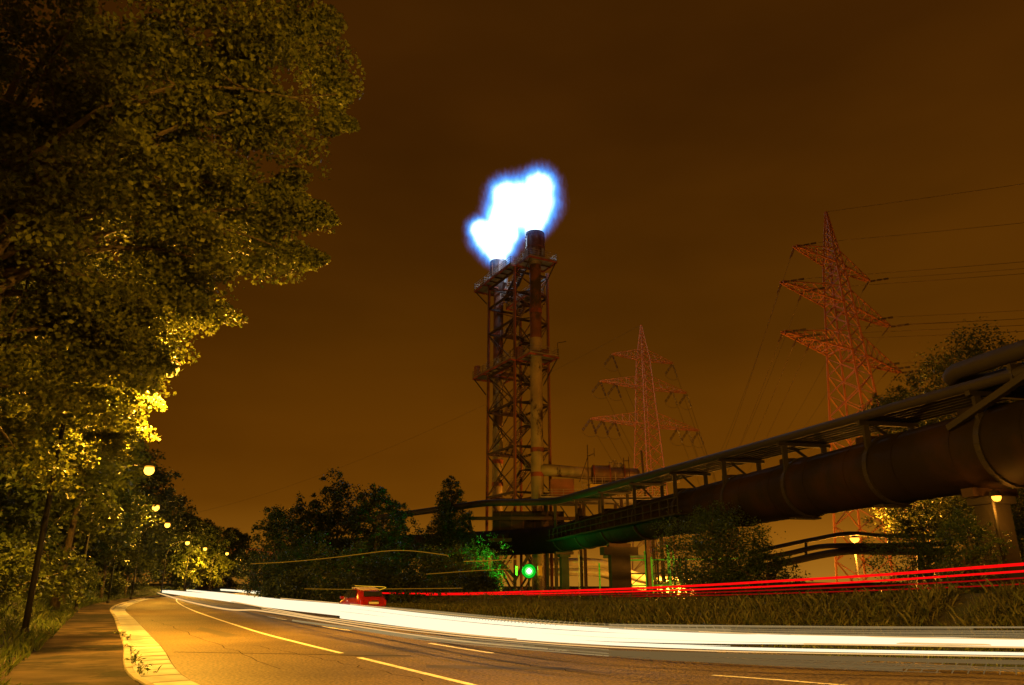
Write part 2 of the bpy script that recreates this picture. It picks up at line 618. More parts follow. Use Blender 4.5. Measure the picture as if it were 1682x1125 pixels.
def tree(name, label, base, lobes, n, leaf, m_leaf, seed, trunk_r=0.22, trunk_top=None, cat='tree', group=None,
         limbs=7, clump=0.28, per=60, shell=0.5, aspect=0.6, lean=(0, 0), up=0.5, boughs=False):
    """tapered trunk, limbs into the lobes and a crown of leaf clumps"""
    rng = np.random.default_rng(seed)
    base = Vector(base)
    root = thing(name, label, cat, base, group=group)
    cs = np.array([l[0] for l in lobes], float)
    topz = trunk_top if trunk_top else float(cs[:, 2].max())
    mid = cs.mean(0)
    if trunk_top is None:
        tx, ty = mid[0] * 0.6 + base.x * 0.4, mid[1] * 0.6 + base.y * 0.4
    else:
        tx, ty = base.x + lean[0], base.y + lean[1]
    P = []
    for i in range(9):
        t = i / 8
        P.append((base.x + (tx - base.x) * t ** 1.4 + rng.normal() * 0.05 * (0 < i), base.y + (ty - base.y) * t ** 1.4,
                  base.z - 0.15 + (topz - base.z) * t))
    rad = [trunk_r * (1.25 if i == 0 else 1.0) * (1 - 0.8 * i / 8) for i in range(9)]
    tr = MB().tube(P, rad, 9).build('trunk', M['bark'], root, smooth=True)
    lm = MB()
    for k in range(limbs):
        c, r = lobes[k % len(lobes)]
        c, r = np.array(c, float), np.array(r, float)
        d = rng.normal(size=3)
        d /= np.linalg.norm(d)
        end = c + d * r * 0.75
        i0 = int(np.clip(round(8 * (0.42 + 0.5 * rng.random())), 2, 7))
        a = np.array(P[i0])
        if end[2] < a[2] - 2.0:
            i0 = 3
            a = np.array(P[i0])
        pts = []
        bow = rng.normal(size=3) * 0.08 * np.linalg.norm(end - a)
        for q in np.linspace(0, 1, 7):
            pts.append(a + (end - a) * q + bow * math.sin(math.pi * q) + np.array((0, 0, 0.10 * np.linalg.norm(end - a) * math.sin(math.pi * q))))
        r0 = rad[i0] * 0.6
        lm.tube(pts, [r0 * (1 - 0.88 * q) for q in np.linspace(0, 1, 7)], 6)
        for _ in range(3):
            j = int(rng.integers(2, 6))
            e2 = pts[j] + rng.normal(size=3) * r * 0.45
            lm.tube([pts[j], (pts[j] + e2) / 2 + rng.normal(size=3) * 0.1, e2], [r0 * 0.3, r0 * 0.2, r0 * 0.06], 5)
    lm.build('limb', M['bark'], root, smooth=True)
    Q = bough_points(lobes, n, rng) if boughs else clump_points(lobes, n, rng, clump, per, shell)
    V = leaf_quads(Q, leaf, rng, up, aspect)
    cr = mesh_np('crown', V, 4, m_leaf, root, tuple(base))
    return root


# ------------------------------------------------------------------ ground, road, pavement
# plan of the near kerb (edge of the asphalt), read off the photograph on the ground plane
G = smooth([(9.0, 1.0), (3.5, 5.2), (-1.4, 9.6), (-5.45, 14.1), (-9.95, 22.8), (-17.9, 38.1), (-28.2, 58.0), (-37.4, 79.0), (-45.0, 98.0),
            (-53.0, 122.0), (-59.5, 146.0), (-64.5, 170.0), (-68.0, 205.0), (-66.0, 240.0), (-58.0, 285.0), (-44.0, 330.0)], 1.0)
RE = smooth([(24.0, 3.0), (16.0, 9.5), (9.9, 15.5), (4.6, 21.2), (-2.0, 31.0), (-9.5, 45.0), (-20.0, 66.0), (-28.0, 85.0), (-35.0, 102.0),
             (-43.0, 125.0), (-49.0, 148.0), (-53.5, 171.0), (-56.5, 205.0), (-54.5, 240.0), (-47.0, 283.0), (-34.0, 326.0)], 1.0)
NR = 240


def even(poly, n=NR):
    d = np.r_[0, np.cumsum(np.linalg.norm(np.diff(poly, axis=0), axis=1))]
    s = np.linspace(0, 1, n) ** 1.35 * d[-1]
    return np.stack([np.interp(s, d, poly[:, k]) for k in range(2)], 1)


def z3(poly, z):
    return [(p[0], p[1], z) for p in poly]


Ge, Re_ = even(G), even(RE)
SLAB_W, KERB_W, PATH_W = 0.82, 0.16, 2.2
Gs = offset(Ge, -SLAB_W)
Gk = offset(Ge, -SLAB_W - KERB_W)
Gp = offset(Ge, -SLAB_W - KERB_W - PATH_W)

g = MB()
n = 40
xs = np.sign(np.linspace(-1, 1, n)) * np.abs(np.linspace(-1, 1, n)) ** 3 * 2500
ys = np.sign(np.linspace(-1, 1, n)) * np.abs(np.linspace(-1, 1, n)) ** 3 * 2500
g.add([(x, y, -0.05) for y in ys for x in xs], [(j * n + i, j * n + i + 1, (j + 1) * n + i + 1, (j + 1) * n + i) for j in range(n - 1) for i in range(n - 1)])
tag(g.build('ground', M['earth']), kind='structure')
tag(MB().strip(z3(Ge, 0.0), z3(Re_, 0.0)).build('road', M['asphalt']), kind='structure')
# second carriageway beyond the median, seen far off to the left
far_l = smooth([(-33, 95), (-46, 122), (-60, 150), (-74, 178), (-92, 215)], 3)
tag(MB().strip(z3(offset(far_l, 6.5), -0.01), z3(offset(far_l, -0.5), -0.01)).build('far_carriageway', M['asphalt']), kind='structure')
pave = tag(MB().strip(z3(Gp, 0.10), z3(Gk, 0.10)).build('pavement', M['path']), kind='structure')

# bank left of the pavement, rising about a metre
bank_prof = [(0.0, 0.09), (0.5, 0.22), (1.1, 0.60), (1.8, 0.98), (3.0, 1.15), (8.0, 1.5), (22.0, 2.2)]
bk = MB()
prev = None
for d, z in bank_prof:
    cur = z3(offset(Ge, -SLAB_W - KERB_W - PATH_W - d), z)
    far = 1.0
    if prev is not None:
        bk.strip(cur, prev)
    prev = cur
tag(bk.build('grass_bank', M['earth'], smooth=True), kind='structure')


def bank_z(d):
    return float(np.interp(d, [p[0] for p in bank_prof], [p[1] for p in bank_prof]))


def road_pt(Y, d, z=None):
    """point beside the near kerb: d metres left of the pavement's outer edge at depth Y"""
    i = int(np.argmin(np.abs(Ge[:, 1] - Y)))
    pl = offset(Ge, -SLAB_W - KERB_W - PATH_W - d)
    j = int(np.argmin(np.abs(pl[:, 1] - Y)))
    return Vector((pl[j, 0], pl[j, 1], bank_z(d) if z is None else z))


# gutter slabs and kerb stones, each an object of its own
gutter = tag(MB().strip(z3(Gs, -0.045), z3(Ge, -0.045)).build('gutter', M['earth']), kind='structure')
kerb = tag(MB().strip(z3(Gk, 0.004), z3(Gs, 0.004)).build('kerb', M['earth']), kind='structure')


def bevel_box_mesh(name, s, m, bev=0.012):
    bm = bmesh.new()
    bmesh.ops.create_cube(bm, size=1)
    bmesh.ops.scale(bm, vec=s, verts=bm.verts)
    bmesh.ops.bevel(bm, geom=[e for e in bm.edges if all(v.co.z > 0 for v in e.verts)], offset=bev, segments=1, affect='EDGES')
    me = bpy.data.meshes.new(name)
    bm.to_mesh(me)
    bm.free()
    me.materials.append(m)
    return me


def along(poly, step, lim):
    p = resample(poly, step)
    for i in range(len(p) - 1):
        c = (p[i] + p[i + 1]) / 2
        d = p[i + 1] - p[i]
        if c[1] > 8.5 and i < lim:
            yield c, math.atan2(d[1], d[0]), np.linalg.norm(d)


slab_me = bevel_box_mesh('gutter_slab', (0.985, SLAB_W - 0.03, 0.12), M['slab'])
for c, a, L in along(offset(G, -SLAB_W / 2), 1.12, 108):
    o = bpy.data.objects.new('gutter_slab', slab_me)
    COL.objects.link(o)
    o.parent = gutter
    o.location = (c[0], c[1], -0.048 + random.uniform(-0.004, 0.004))
    o.rotation_euler = (random.uniform(-0.006, 0.006), random.uniform(-0.006, 0.006), a + random.uniform(-0.004, 0.004))
kerb_me = bevel_box_mesh('kerb_stone', (0.955, KERB_W - 0.01, 0.24), M['kerb'], 0.02)
for c, a, L in along(offset(G, -SLAB_W - KERB_W / 2), 1.0, 118):
    o = bpy.data.objects.new('kerb_stone', kerb_me)
    COL.objects.link(o)
    o.parent = kerb
    o.location = (c[0], c[1], 0.005 + random.uniform(-0.008, 0.006))
    o.rotation_euler = (0, random.uniform(-0.008, 0.008), a + random.uniform(-0.008, 0.008))
rk_l, rk_r = offset(Re_, 0.004), offset(Re_, 0.15)
rk = MB().strip(z3(rk_l, 0.07), z3(rk_r, 0.07)).strip(z3(rk_l, -0.04), z3(rk_l, 0.07)).strip(z3(rk_r, 0.07), z3(rk_r, -0.04))
tag(rk.build('far_kerb', M['asphalt']), kind='structure')
# median ground on the far side
md = [offset(Re_, 0.151), offset(Re_, 4.5), offset(Re_, 14.0), offset(Re_, 30.0)]
mm = MB()
for a, b, za, zb in ((md[0], md[1], 0.06, 0.02), (md[1], md[2], 0.02, -0.02)):
    mm.strip(z3(a, za), z3(b, zb))
tag(mm.build('median_verge', M['earth']), kind='structure')


def marking(pxs, w):
    p = smooth([tuple(ground(*q))[:2] for q in pxs], 0.6)
    o = MB().strip(z3(offset(p, -w / 2), 0.004), z3(offset(p, w / 2), 0.004)).build('lane_marking', M['paint'])
    return tag(o, kind='structure')


marking([(561, 1073), (500, 1058), (430, 1040), (385, 1026), (350, 1014.5), (318, 1003), (298, 993.5), (290, 987), (291, 982)], 0.14)
marking([(800, 1132), (765, 1122.5), (680, 1102), (590, 1080)], 0.15)
for a in ([(1450, 1131), (1390, 1126), (1280, 1117), (1170, 1109)], [(810, 1073), (757, 1065), (705, 1056.5)], [(575, 1035.5), (552, 1032.5), (530, 1029)], [(470, 1018), (455, 1015.5), (440, 1013)]):
    marking(a, 0.13)
# seam across the asphalt
sm_ = smooth([tuple(ground(*q))[:2] for q in ((285, 1071), (400, 1073), (520, 1075), (590, 1077), (675, 1077))], 0.7)
seam_m = mat('bitumen_seam', (0.03, 0.025, 0.018), 0.9, spec=0.05)
o = MB().strip(z3(offset(sm_, -0.06), 0.003), z3(offset(sm_, 0.06), 0.003)).build('tar_seam', seam_m)
tag(o, kind='structure')
patch_m = mat('road_repair', (0.060, 0.048, 0.030), 0.6, var=0.3, scale=1.2, spec=0.12)
for qs in (((520, 1069), (600, 1070), (690, 1079), (600, 1080)), ((700, 1092), (930, 1096), (960, 1101), (700, 1097)), ((330, 1030), (392, 1043), (372, 1047), (322, 1034))):
    pq = [ground(*q, 0.002) for q in qs]
    tag(MB().add([tuple(p) for p in pq], [(0, 1, 2, 3)]).build('road_patch', patch_m), kind='structure')
crk = np.random.default_rng(41)
for q0, q1 in (((420, 1060), (700, 1118)), ((250, 1018), (470, 1100)), ((640, 1062), (1000, 1110))):
    a_, b_ = ground(*q0), ground(*q1)
    cp_ = [np.array(a_.lerp(b_, t))[:2] + crk.normal(size=2) * 0.07 for t in np.linspace(0, 1, 26)]
    cp_ = np.array(cp_)
    tag(MB().strip(z3(offset(cp_, -0.012), 0.0025), z3(offset(cp_, 0.012), 0.0025)).build('tar_seam', seam_m), kind='structure')

# ------------------------------------------------------------------ street lamps
HEAD_H, ARM = 9.0, 2.8


def make_lamp(label):
    r = thing('street_lamp', label, 'street lamp', group='sodium street lamps along the pavement', world=False)
    pole = [(0, 0, -0.1), (0, 0, 3.0), (0, 0, 6.6)] + [(ARM * 0.80 * (1 - math.cos(t)), 0, 6.6 + 2.42 * math.sin(t)) for t in np.linspace(0.15, math.pi / 2, 8)]
    pole.append((ARM - 0.25, 0, 9.05))
    rad = [0.09, 0.085, 0.065] + [0.05] * 9
    MB().tube(pole, rad, 8).build('pole', M['lamp_metal'], r, smooth=True)
    MB().lathe([(0.0, -0.1), (0.15, -0.1), (0.15, 0.25), (0.11, 0.4), (0.09, 0.42)], (0, 0, 0), 10).build('base_sleeve', M['lamp_metal'], r)
    hd = MB()
    ring = []
    for (x, w, z0, z1) in ((-0.42, 0.06, 9.00, 9.08), (-0.3, 0.12, 8.97, 9.14), (0.0, 0.17, 8.96, 9.19), (0.3, 0.15, 8.97, 9.15), (0.45, 0.05, 9.0, 9.06)):
        ring.append([(ARM + x, -w, z0), (ARM + x, w, z0), (ARM + x, w * 0.75, z1), (ARM + x, -w * 0.75, z1)])
    vs = [p for q in ring for p in q]
    fs = [(0, 1, 2, 3), (16, 19, 18, 17)]
    for i in range(4):
        for k in range(4):
            fs.append((i * 4 + k, i * 4 + (k + 1) % 4, i * 4 + 4 + (k + 1) % 4, i * 4 + 4 + k))
    head = hd.add(vs, fs).build('lamp_head', M['lamp_metal'], r)
    MB().lathe([(0.20, -0.10), (0.30, -0.09), (0.31, -0.05), (0.24, 0.0)], (ARM + 0.02, 0, 8.965), 16).build('lamp_bowl', M['sodium_bowl'], head, smooth=True)
    MB().lathe([(0.31 * math.sin(t), -0.27 - 0.31 * math.cos(t)) for t in np.linspace(0, 2.5, 10)], (ARM + 0.02, 0, 8.965), 16).build('bulb', M['sodium'], head, smooth=True)
    for nm, kind, e in (('sodium_light', 'SPOT', 6500), ('sodium_spill', 'POINT', 4200)):
        ld = bpy.data.lights.new(nm, kind)
        ld.energy = e
        ld.color = (1.0, 0.45, 0.035)
        ld.shadow_soft_size = 0.16
        if kind == 'SPOT':
            ld.spot_size = R(158)
            ld.spot_blend = 0.35
        lo = bpy.data.objects.new(nm, ld)
        COL.objects.link(lo)
        lo.parent = head
        lo.location = (ARM + 0.02, 0, 8.36)
    return r


lamp_heads = [(279, 597, None, 'street lamp almost buried in the near leaves, highest in the row'),
              (245, 768, None, 'street lamp below the near crown, brightest clear lamp of the row'),
              (256, 831, None, 'street lamp third down the row, just under the brightest one'),
              (275, 860, None, 'street lamp fourth down the row, left of the curved arm'),
              (308, 890, 122, 'street lamp with its whole curved arm standing clear of the trees'),
              (337, 900, 146, 'small street lamp directly above the brightly lit round tree'),
              (373, 908, 168, 'small far street lamp above the last lit tree on the left'),
              (401, 923, 205, 'smallest street lamp, last of the row beside the rusty bridge')]
proto = make_lamp(lamp_heads[0][3])
Gd = resample(G, 1.0)
Tn = np.gradient(Gd, axis=0)
Tn /= np.linalg.norm(Tn, axis=1)[:, None]
lamps = [(2.2, 2.2, 'street lamp overhead behind the viewer on the pavement', 0.0)]
for (px, py, Y, lab) in lamp_heads:
    r = ray(px, py)
    if Y is None:
        Y = (8.87 - HC) / (r[2] / r[1])
    p = at(px, py, Y)
    lamps.append((p.x, p.y, lab, p.z - 8.87))
for i, (x, y, lab, dz) in enumerate(lamps[::-1]):
    o = proto if i == 0 else copy_tree(proto)
    k = int(np.argmin(np.hypot(Gd[:, 0] - x, Gd[:, 1] - y)))
    nrm = (Tn[k, 1], -Tn[k, 0])
    o.location = (x - nrm[0] * ARM, y - nrm[1] * ARM, dz)
    o.rotation_euler = (0, 0, math.atan2(nrm[1], nrm[0]))
    o['label'] = lab
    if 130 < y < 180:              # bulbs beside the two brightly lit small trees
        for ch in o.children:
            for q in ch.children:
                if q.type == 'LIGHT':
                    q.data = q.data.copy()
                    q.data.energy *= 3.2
    if y < 30:                     # the two nearest lamps carry stronger bulbs
        for ch in o.children:
            for q in ch.children:
                if q.type == 'LIGHT':
                    q.data = q.data.copy()
                    spot = q.data.type == 'SPOT'
                    q.data.energy *= (3.6 if spot else 4.6) if y < 5 else (1.05 if spot else 5.5)

# ------------------------------------------------------------------ flare tower
U = Vector((-0.476, 0.88, 0)).normalized()
Vv = Vector((U.y, -U.x, 0))
A0 = Vector((0.4, 105.0, 0))
TL, TW = 8.6, 5.75


def tw(u, v, z):
    return A0 + U * u + Vv * v + Vector((0, 0, z))


tower = thing('flare_tower', 'tall rusty lattice flare tower with two stacks burning at the top', 'flare tower', tw(TL / 2, TW / 2, 0))
TOPZ = 48.0
corners = [(0, 0), (TL, 0), (TL, TW), (0, TW)]
for (u, v) in corners:
    bar_part('leg', tw(u, v, -0.2), tw(u, v, TOPZ - 0.12), 0.42, M['rust_red'], tower)
levels = [8.0, 14.0, 20.4, 26.8, 32.6, 39.5, 43.8, 47.2]
for i, z in enumerate(levels):
    for k in range(4):
        a, b = corners[k], corners[(k + 1) % 4]
        bar_part('girder', tw(*a, z), tw(*b, z), 0.24, M['steel'], tower, 0.3)
        if i + 1 < len(levels):
            z2 = levels[i + 1]
            dz = 0.16
            if (z2 - z) > 5:
                bar_part('brace', tw(*a, z + dz), tw(*b, z2 - dz), 0.12, M['steel'], tower)
                o1 = Vv * 0.09 if k % 2 == 0 else U * 0.09
                bar_part('brace', tw(*b, z + dz) + o1, tw(*a, z2 - dz) + o1, 0.12, M['steel'], tower)
            else:
                bar_part('brace', tw(*a, z + dz), tw(*b, z2 - dz), 0.14, M['rust_red'], tower)
for k in range(4):
    a, b = corners[k], corners[(k + 1) % 4]
    bar_part('brace', tw(*a, 0.2), tw(*b, 7.8), 0.2, M['steel'], tower)
    o1 = Vv * 0.12 if k % 2 == 0 else U * 0.12
    bar_part('brace', tw(*b, 0.2) + o1, tw(*a, 7.8) + o1, 0.2, M['steel'], tower)

STK = [(-2.35, 2.25), (9.65, 2.25)]
for si, (u, v) in enumerate(STK):
    c = tw(u, v, 0)
    r0 = 0.86 if si == 0 else 0.80
    st = MB().lathe([(r0 + 0.04, 0.0), (r0, 0.3), (r0, 36.0)], c, 24).build('stack', M['stack'], tower, smooth=True)
    MB().lathe([(r0 - 0.01, 36.0), (r0 - 0.01, 48.6)], c, 24).build('stack_upper', M['stack_top'], st, smooth=True)
    for zb in (16.2, 19.6, 33.6, 40.2):
        MB().lathe([(r0 - 0.05, zb - 0.3), (r0 + 0.07, zb - 0.3), (r0 + 0.07, zb + 0.3), (r0 - 0.05, zb + 0.3)], c, 24).build('flange', M['rust_red'], st)
    bt = MB().lathe([(r0, 47.6), (1.42, 48.9), (1.42, 52.95), (1.34, 52.95), (1.30, 49.4), (0.0, 49.3)], c, 28).build('burner_tip', M['burner'], tower, smooth=False)
    MB().lathe([(1.40, 52.5), (1.50, 52.5), (1.50, 52.8), (1.40, 52.8)], c, 28).build('rim', M['burner'], bt)
    MB().lathe([(1.40, 50.3), (1.48, 50.3), (1.48, 50.5), (1.40, 50.5)], c, 28).build('stiffener_ring', M['stack_top'], bt)
    for k in range(8):
        a = 2 * math.pi * k / 8
        d = Vector((math.cos(a), math.sin(a), 0))
        MB().bar(c + d * 1.47 + Vector((0, 0, 48.9)), c + d * 1.47 + Vector((0, 0, 52.4)), 0.1).build('rib', M['stack_top'], bt)
    for k in range(5):
        a = 2.2 + k * 0.8
        d = Vector((math.cos(a), math.sin(a), 0))
        MB().box(c + d * 1.75 + Vector((0, 0, 49.2)), (0.35, 0.3, 1.1)).build('pilot_burner', M['deck'], bt)
    # brackets that tie the stack to the tower
    for z in (20.4, 26.8, 39.5, 43.8):
        ue = 0 if si == 0 else TL
        for vv in (0.6, TW - 0.6):
            bar_part('stack_bracket', tw(ue, vv, z), tw(u + (0.7 if si == 0 else -0.7), 2.25, z), 0.14, M['steel'], tower)


def railing(mb, a, b, h=1.15):
    a, b = Vector(a), Vector(b)
    d = b - a
    n = max(1, int(round(d.length / 1.5)))
    for i in range(n + 1):
        p = a + d * (i / n)
        mb.bar(p, p + Vector((0, 0, h)), 0.065)
    for hz in (0.4, 0.78, h):
        mb.bar(a + Vector((0, 0, hz)), b + Vector((0, 0, hz)), 0.05)
    mb.bar(a + Vector((0, 0, 0.09)), b + Vector((0, 0, 0.09)), 0.03, 0.16, up=(0, 0, 1))


def platform(z, u0, u1, v0, v1, name='platform'):
    pf = MB().box((tw((u0 + u1) / 2, (v0 + v1) / 2, z)), (u1 - u0, v1 - v0, 0.07), (U, -Vv, Vector((0, 0, 1)))).build(name, M['deck'], tower)
    for a, b in (((u0, v0), (u1, v0)), ((u1, v0), (u1, v1)), ((u1, v1), (u0, v1)), ((u0, v1), (u0, v0))):
        mb = MB()
        railing(mb, tw(*a, z + 0.035), tw(*b, z + 0.035))
        mb.build('railing', M['rail'], pf)
        MB().bar(tw(*a, z - 0.17), tw(*b, z - 0.17), 0.13, 0.26).build('edge_beam', M['rust_red'], pf)
    k = int((u1 - u0) / 1.8)
    for i in range(1, k):
        u = u0 + (u1 - u0) * i / k
        MB().bar(tw(u, v0 + .1, z - 0.16), tw(u, v1 - .1, z - 0.16), 0.10, 0.22).build('joist', M['steel'], pf)
    return pf


def platform_parts(z):
    # near and far balconies round the stacks joined by a walkway along the left face
    platform(z, -4.3, -0.3, 0.1, 4.9)
    platform(z, -0.3 + 0.01, TL + 0.29, -0.9, 0.9)
    platform(z, TL + 0.3, 12.3, -0.9, 4.6)
    for (u, v, du) in ((-4.2, 0.3, 4.0), (-4.2, 4.7, 4.0), (12.2, -0.6, -3.4), (12.2, 4.4, -3.4)):
        bar_part('knee_brace', tw(u, v, z - 0.3), tw(u + du, v + (0.3 if v < 1 else 0), z - 3.4), 0.13, M['steel'], tower)


platform_parts(48.1)
platform_parts(33.1)
platform(44.4, 0.4, TL - 0.4, 2.9, 5.4)
# little cabinets on the middle balcony and a signal arm
for (u, v) in ((-1.2, 4.4), (11.6, -0.5), (-0.4, 0.5)):
    MB().box(tw(u, v, 34.1), (0.9, 0.7, 1.7), (U, -Vv, Vector((0, 0, 1)))).build('cabinet', M['shed'], tower)
MB().bar(tw(-4.2, 4.8, 33.2), tw(-4.2, 4.8, 35.2), 0.09).bar(tw(-4.2, 4.8, 35.2), tw(-4.3, 6.2, 35.6), 0.08).build('davit', M['steel'], tower)

# zig-zag stair inside the tower
z = 14.2
side = 0
while z < 46.5:
    z2 = z + 3.15
    u0, u1 = (TL - 1.9, 1.9) if side == 0 else (1.9, TL - 1.9)
    v0 = 2.0 if side == 0 else 3.6
    fl = MB()
    for dv in (0, 1.05):
        fl.bar(tw(u0, v0 + dv, z), tw(u1, v0 + dv, z2), 0.36, 0.08)
    flight = fl.build('stair_flight', M['steel'], tower)
    td = MB()
    for k in range(1, 15):
        t = k / 15
        td.box(tw(u0 + (u1 - u0) * t, v0 + 0.525, z + (z2 - z) * t), (0.30, 0.98, 0.06), (U, -Vv, Vector((0, 0, 1))))
    td.build('treads', M['steel'], flight)
    hr = MB()
    for dv in (0, 1.05):
        for hz in (0.5, 1.0):
            hr.bar(tw(u0, v0 + dv, z + hz), tw(u1, v0 + dv, z2 + hz), 0.045)
        for t in (0.02, 0.35, 0.68, 0.98):
            p = tw(u0 + (u1 - u0) * t, v0 + dv, z + (z2 - z) * t)
            hr.bar(p, p + Vector((0, 0, 1.0)), 0.05)
    hr.build('handrail', M['rail'], flight)
    ul = 0.35 if side == 0 else TL - 1.9
    ld_ = MB().box(tw(ul + 0.77, 3.3, z2 - 0.05), (1.5, 2.9, 0.06), (U, -Vv, Vector((0, 0, 1)))).build('landing', M['steel'], tower)
    mb = MB()
    ue = ul + 0.02 if side == 0 else ul + 1.52
    railing(mb, tw(ue, 1.9, z2), tw(ue, 4.7, z2), 1.05)
    mb.build('railing', M['rail'], ld_)
    z = z2
    side = 1 - side


# ------------------------------------------------------------------ flare flames (glowing gas, a real volume)
def flame(name, label, blobs, Y):
    """blobs in metres: (centre, radius of the white core)"""
    cen = [np.array(at(px, py, Y + dy)) for px, py, r, dy in blobs]
    rad = [r / 10.55 for px, py, r, dy in blobs]
    OUT = 2.0
    o0 = np.mean(cen, 0)
    bm = bmesh.new()
    bmesh.ops.create_icosphere(bm, subdivisions=4, radius=1.0)
    for v in bm.verts:
        d = np.array(v.co.normalized())
        best = 0.5
        for c, r in zip(cen, rad):
            rr = r * OUT
            oc = o0 - c
            b = float(np.dot(d, oc))
            q = float(np.dot(oc, oc)) - rr * rr
            disc = b * b - q
            if disc > 0:
                best = max(best, -b + math.sqrt(disc))
        v.co = Vector(d * best * 1.03)
    me = bpy.data.meshes.new(name)
    bm.to_mesh(me)
    bm.free()
    m = bpy.data.materials.new(name + '_gas')
    m.use_nodes = True
    n, l = m.node_tree.nodes, m.node_tree.links
    n.clear()
    out = n.new('ShaderNodeOutputMaterial')
    tc = n.new('ShaderNodeTexCoord')
    # ragged edge: displace the lookup point with noise stretched along the rise
    nz = n.new('ShaderNodeTexNoise')
    nz.inputs['Scale'].default_value = 1.0
    nz.inputs['Detail'].default_value = 4
    mp = n.new('ShaderNodeMapping')
    mp.inputs['Scale'].default_value = (1.0, 1.0, 0.35)
    l.new(tc.outputs['Object'], mp.inputs[0])
    l.new(mp.outputs[0], nz.inputs['Vector'])
    acc = None
    for c, r in zip(cen, rad):
        vm = n.new('ShaderNodeVectorMath')
        vm.operation = 'DISTANCE'
        vm.inputs[1].default_value = tuple(c - o0)
        l.new(tc.outputs['Object'], vm.inputs[0])
        q = n.new('ShaderNodeMath')
        q.operation = 'MULTIPLY_ADD'          # OUT - dist / r
        q.inputs[1].default_value = -1.0 / r
        q.inputs[2].default_value = OUT
        l.new(vm.outputs['Value'], q.inputs[0])
        if acc is None:
            acc = q.outputs[0]
        else:
            mxn = n.new('ShaderNodeMath')
            mxn.operation = 'SMOOTH_MAX'
            mxn.inputs[2].default_value = 0.2
            l.new(acc, mxn.inputs[0])
            l.new(q.outputs[0], mxn.inputs[1])
            acc = mxn.outputs[0]
    sub = n.new('ShaderNodeMath')
    sub.operation = 'MULTIPLY_ADD'
    sub.inputs[1].default_value = 0.5
    sub.inputs[2].default_value = -0.25
    l.new(nz.outputs[0], sub.inputs[0])
    # fine filaments, stronger towards the ragged outside
    n2 = n.new('ShaderNodeTexNoise')
    n2.inputs['Scale'].default_value = 2.2
    n2.inputs['Detail'].default_value = 3
    mp2 = n.new('ShaderNodeMapping')
    mp2.inputs['Rotation'].default_value = (0, R(-25), 0)
    mp2.inputs['Scale'].default_value = (1.0, 1.0, 0.4)
    l.new(tc.outputs['Object'], mp2.inputs[0])
    l.new(mp2.outputs[0], n2.inputs['Vector'])
    am = n.new('ShaderNodeMapRange')
    am.inputs[1].default_value, am.inputs[2].default_value = 0.3, 1.1
    am.inputs[3].default_value, am.inputs[4].default_value = 1.1, 0.1
    l.new(acc, am.inputs[0])
    f2 = n.new('ShaderNodeMath')
    f2.operation = 'SUBTRACT'
    l.new(n2.outputs[0], f2.inputs[0])
    f2.inputs[1].default_value = 0.5
    f3 = n.new('ShaderNodeMath')
    f3.operation = 'MULTIPLY_ADD'
    l.new(f2.outputs[0], f3.inputs[0])
    l.new(am.outputs[0], f3.inputs[1])
    l.new(sub.outputs[0], f3.inputs[2])
    ad = n.new('ShaderNodeMath')
    ad.operation = 'ADD'
    l.new(acc, ad.inputs[0])
    l.new(f3.outputs[0], ad.inputs[1])
    mr = n.new('ShaderNodeMapRange')
    mr.inputs[1].default_value = 0.0
    mr.inputs[2].default_value = OUT
    l.new(ad.outputs[0], mr.inputs[0])
    ramp = n.new('ShaderNodeValToRGB')
    e = ramp.color_ramp.elements
    e[0].position, e[0].color = 0.03, (0, 0, 0, 1)
    e[1].position, e[1].color = 0.60, (0.80, 0.97, 1.0, 1)
    for p, c in ((0.13, (0.010, 0.008, 0.022, 1)), (0.23, (0.008, 0.026, 0.10, 1)), (0.36, (0.012, 0.11, 0.36, 1)), (0.44, (0.07, 0.26, 0.52, 1)), (0.5, (0.32, 0.48, 0.62, 1))):
        q = e.new(p)
        q.color = c
    l.new(mr.outputs[0], ramp.inputs[0])
    em = n.new('ShaderNodeEmission')
    em.inputs[1].default_value = 0.75
    l.new(ramp.outputs[0], em.inputs[0])
    l.new(em.outputs[0], out.inputs['Volume'])
    me.materials.append(m)
    ob = bpy.data.objects.new(name, me)
    COL.objects.link(ob)
    ob.location = tuple(o0)
    tag(ob, label, 'flame', 'blue white flames of the flare')
    ld = bpy.data.lights.new('flame_light', 'POINT')
    ld.energy = 5000
    ld.color = (0.62, 0.80, 1.0)
    ld.shadow_soft_size = 1.6
    lo = bpy.data.objects.new('flame_light', ld)
    COL.objects.link(lo)
    lo.parent = ob
    lo.location = (0, 0, 0)
    return ob


flame('flare_flame', 'larger blue white gas flame roaring above the nearer right stack',
      [(885, 308, 24, 0), (880, 318, 22, 1), (832, 321, 23, 1), (850, 334, 20, 0), (860, 330, 30, 0), (858, 346, 28, 0), (834, 345, 27, 1), (882, 330, 27, 0), (880, 350, 23, 0), (877, 366, 18, 0), (876, 379, 14, 0)], 104.1)
flame('flare_flame', 'smaller blue white gas flame leaning left above the lower left stack',
      [(789, 377, 18, 0), (804, 377, 17, 0), (826, 366, 26, 0), (800, 388, 23, 0), (820, 386, 27, 0), (834, 384, 20, 0), (810, 402, 22, 0), (825, 402, 20, 0), (817, 416, 18, 0), (821, 428, 14, 0)], 114.3)


# ------------------------------------------------------------------ gas main and pipe rack
def pl(Y):
    """plan of the gas main: from the right foreground to the tower"""
    return 27.1 - 0.231 * Y


ZC, PR = 7.0, 1.62
PD = Vector((-0.231, 1, 0)).normalized()
PN = Vector((PD.y, -PD.x, 0))
main = thing('gas_main', 'huge dark brown gas pipe crossing the right half on tall supports', 'pipeline', (pl(40), 40, 0))


def pp(Y, n=0.0, z=0.0):
    return Vector((pl(Y), Y, 0)) + PN * n + Vector((0, 0, z))


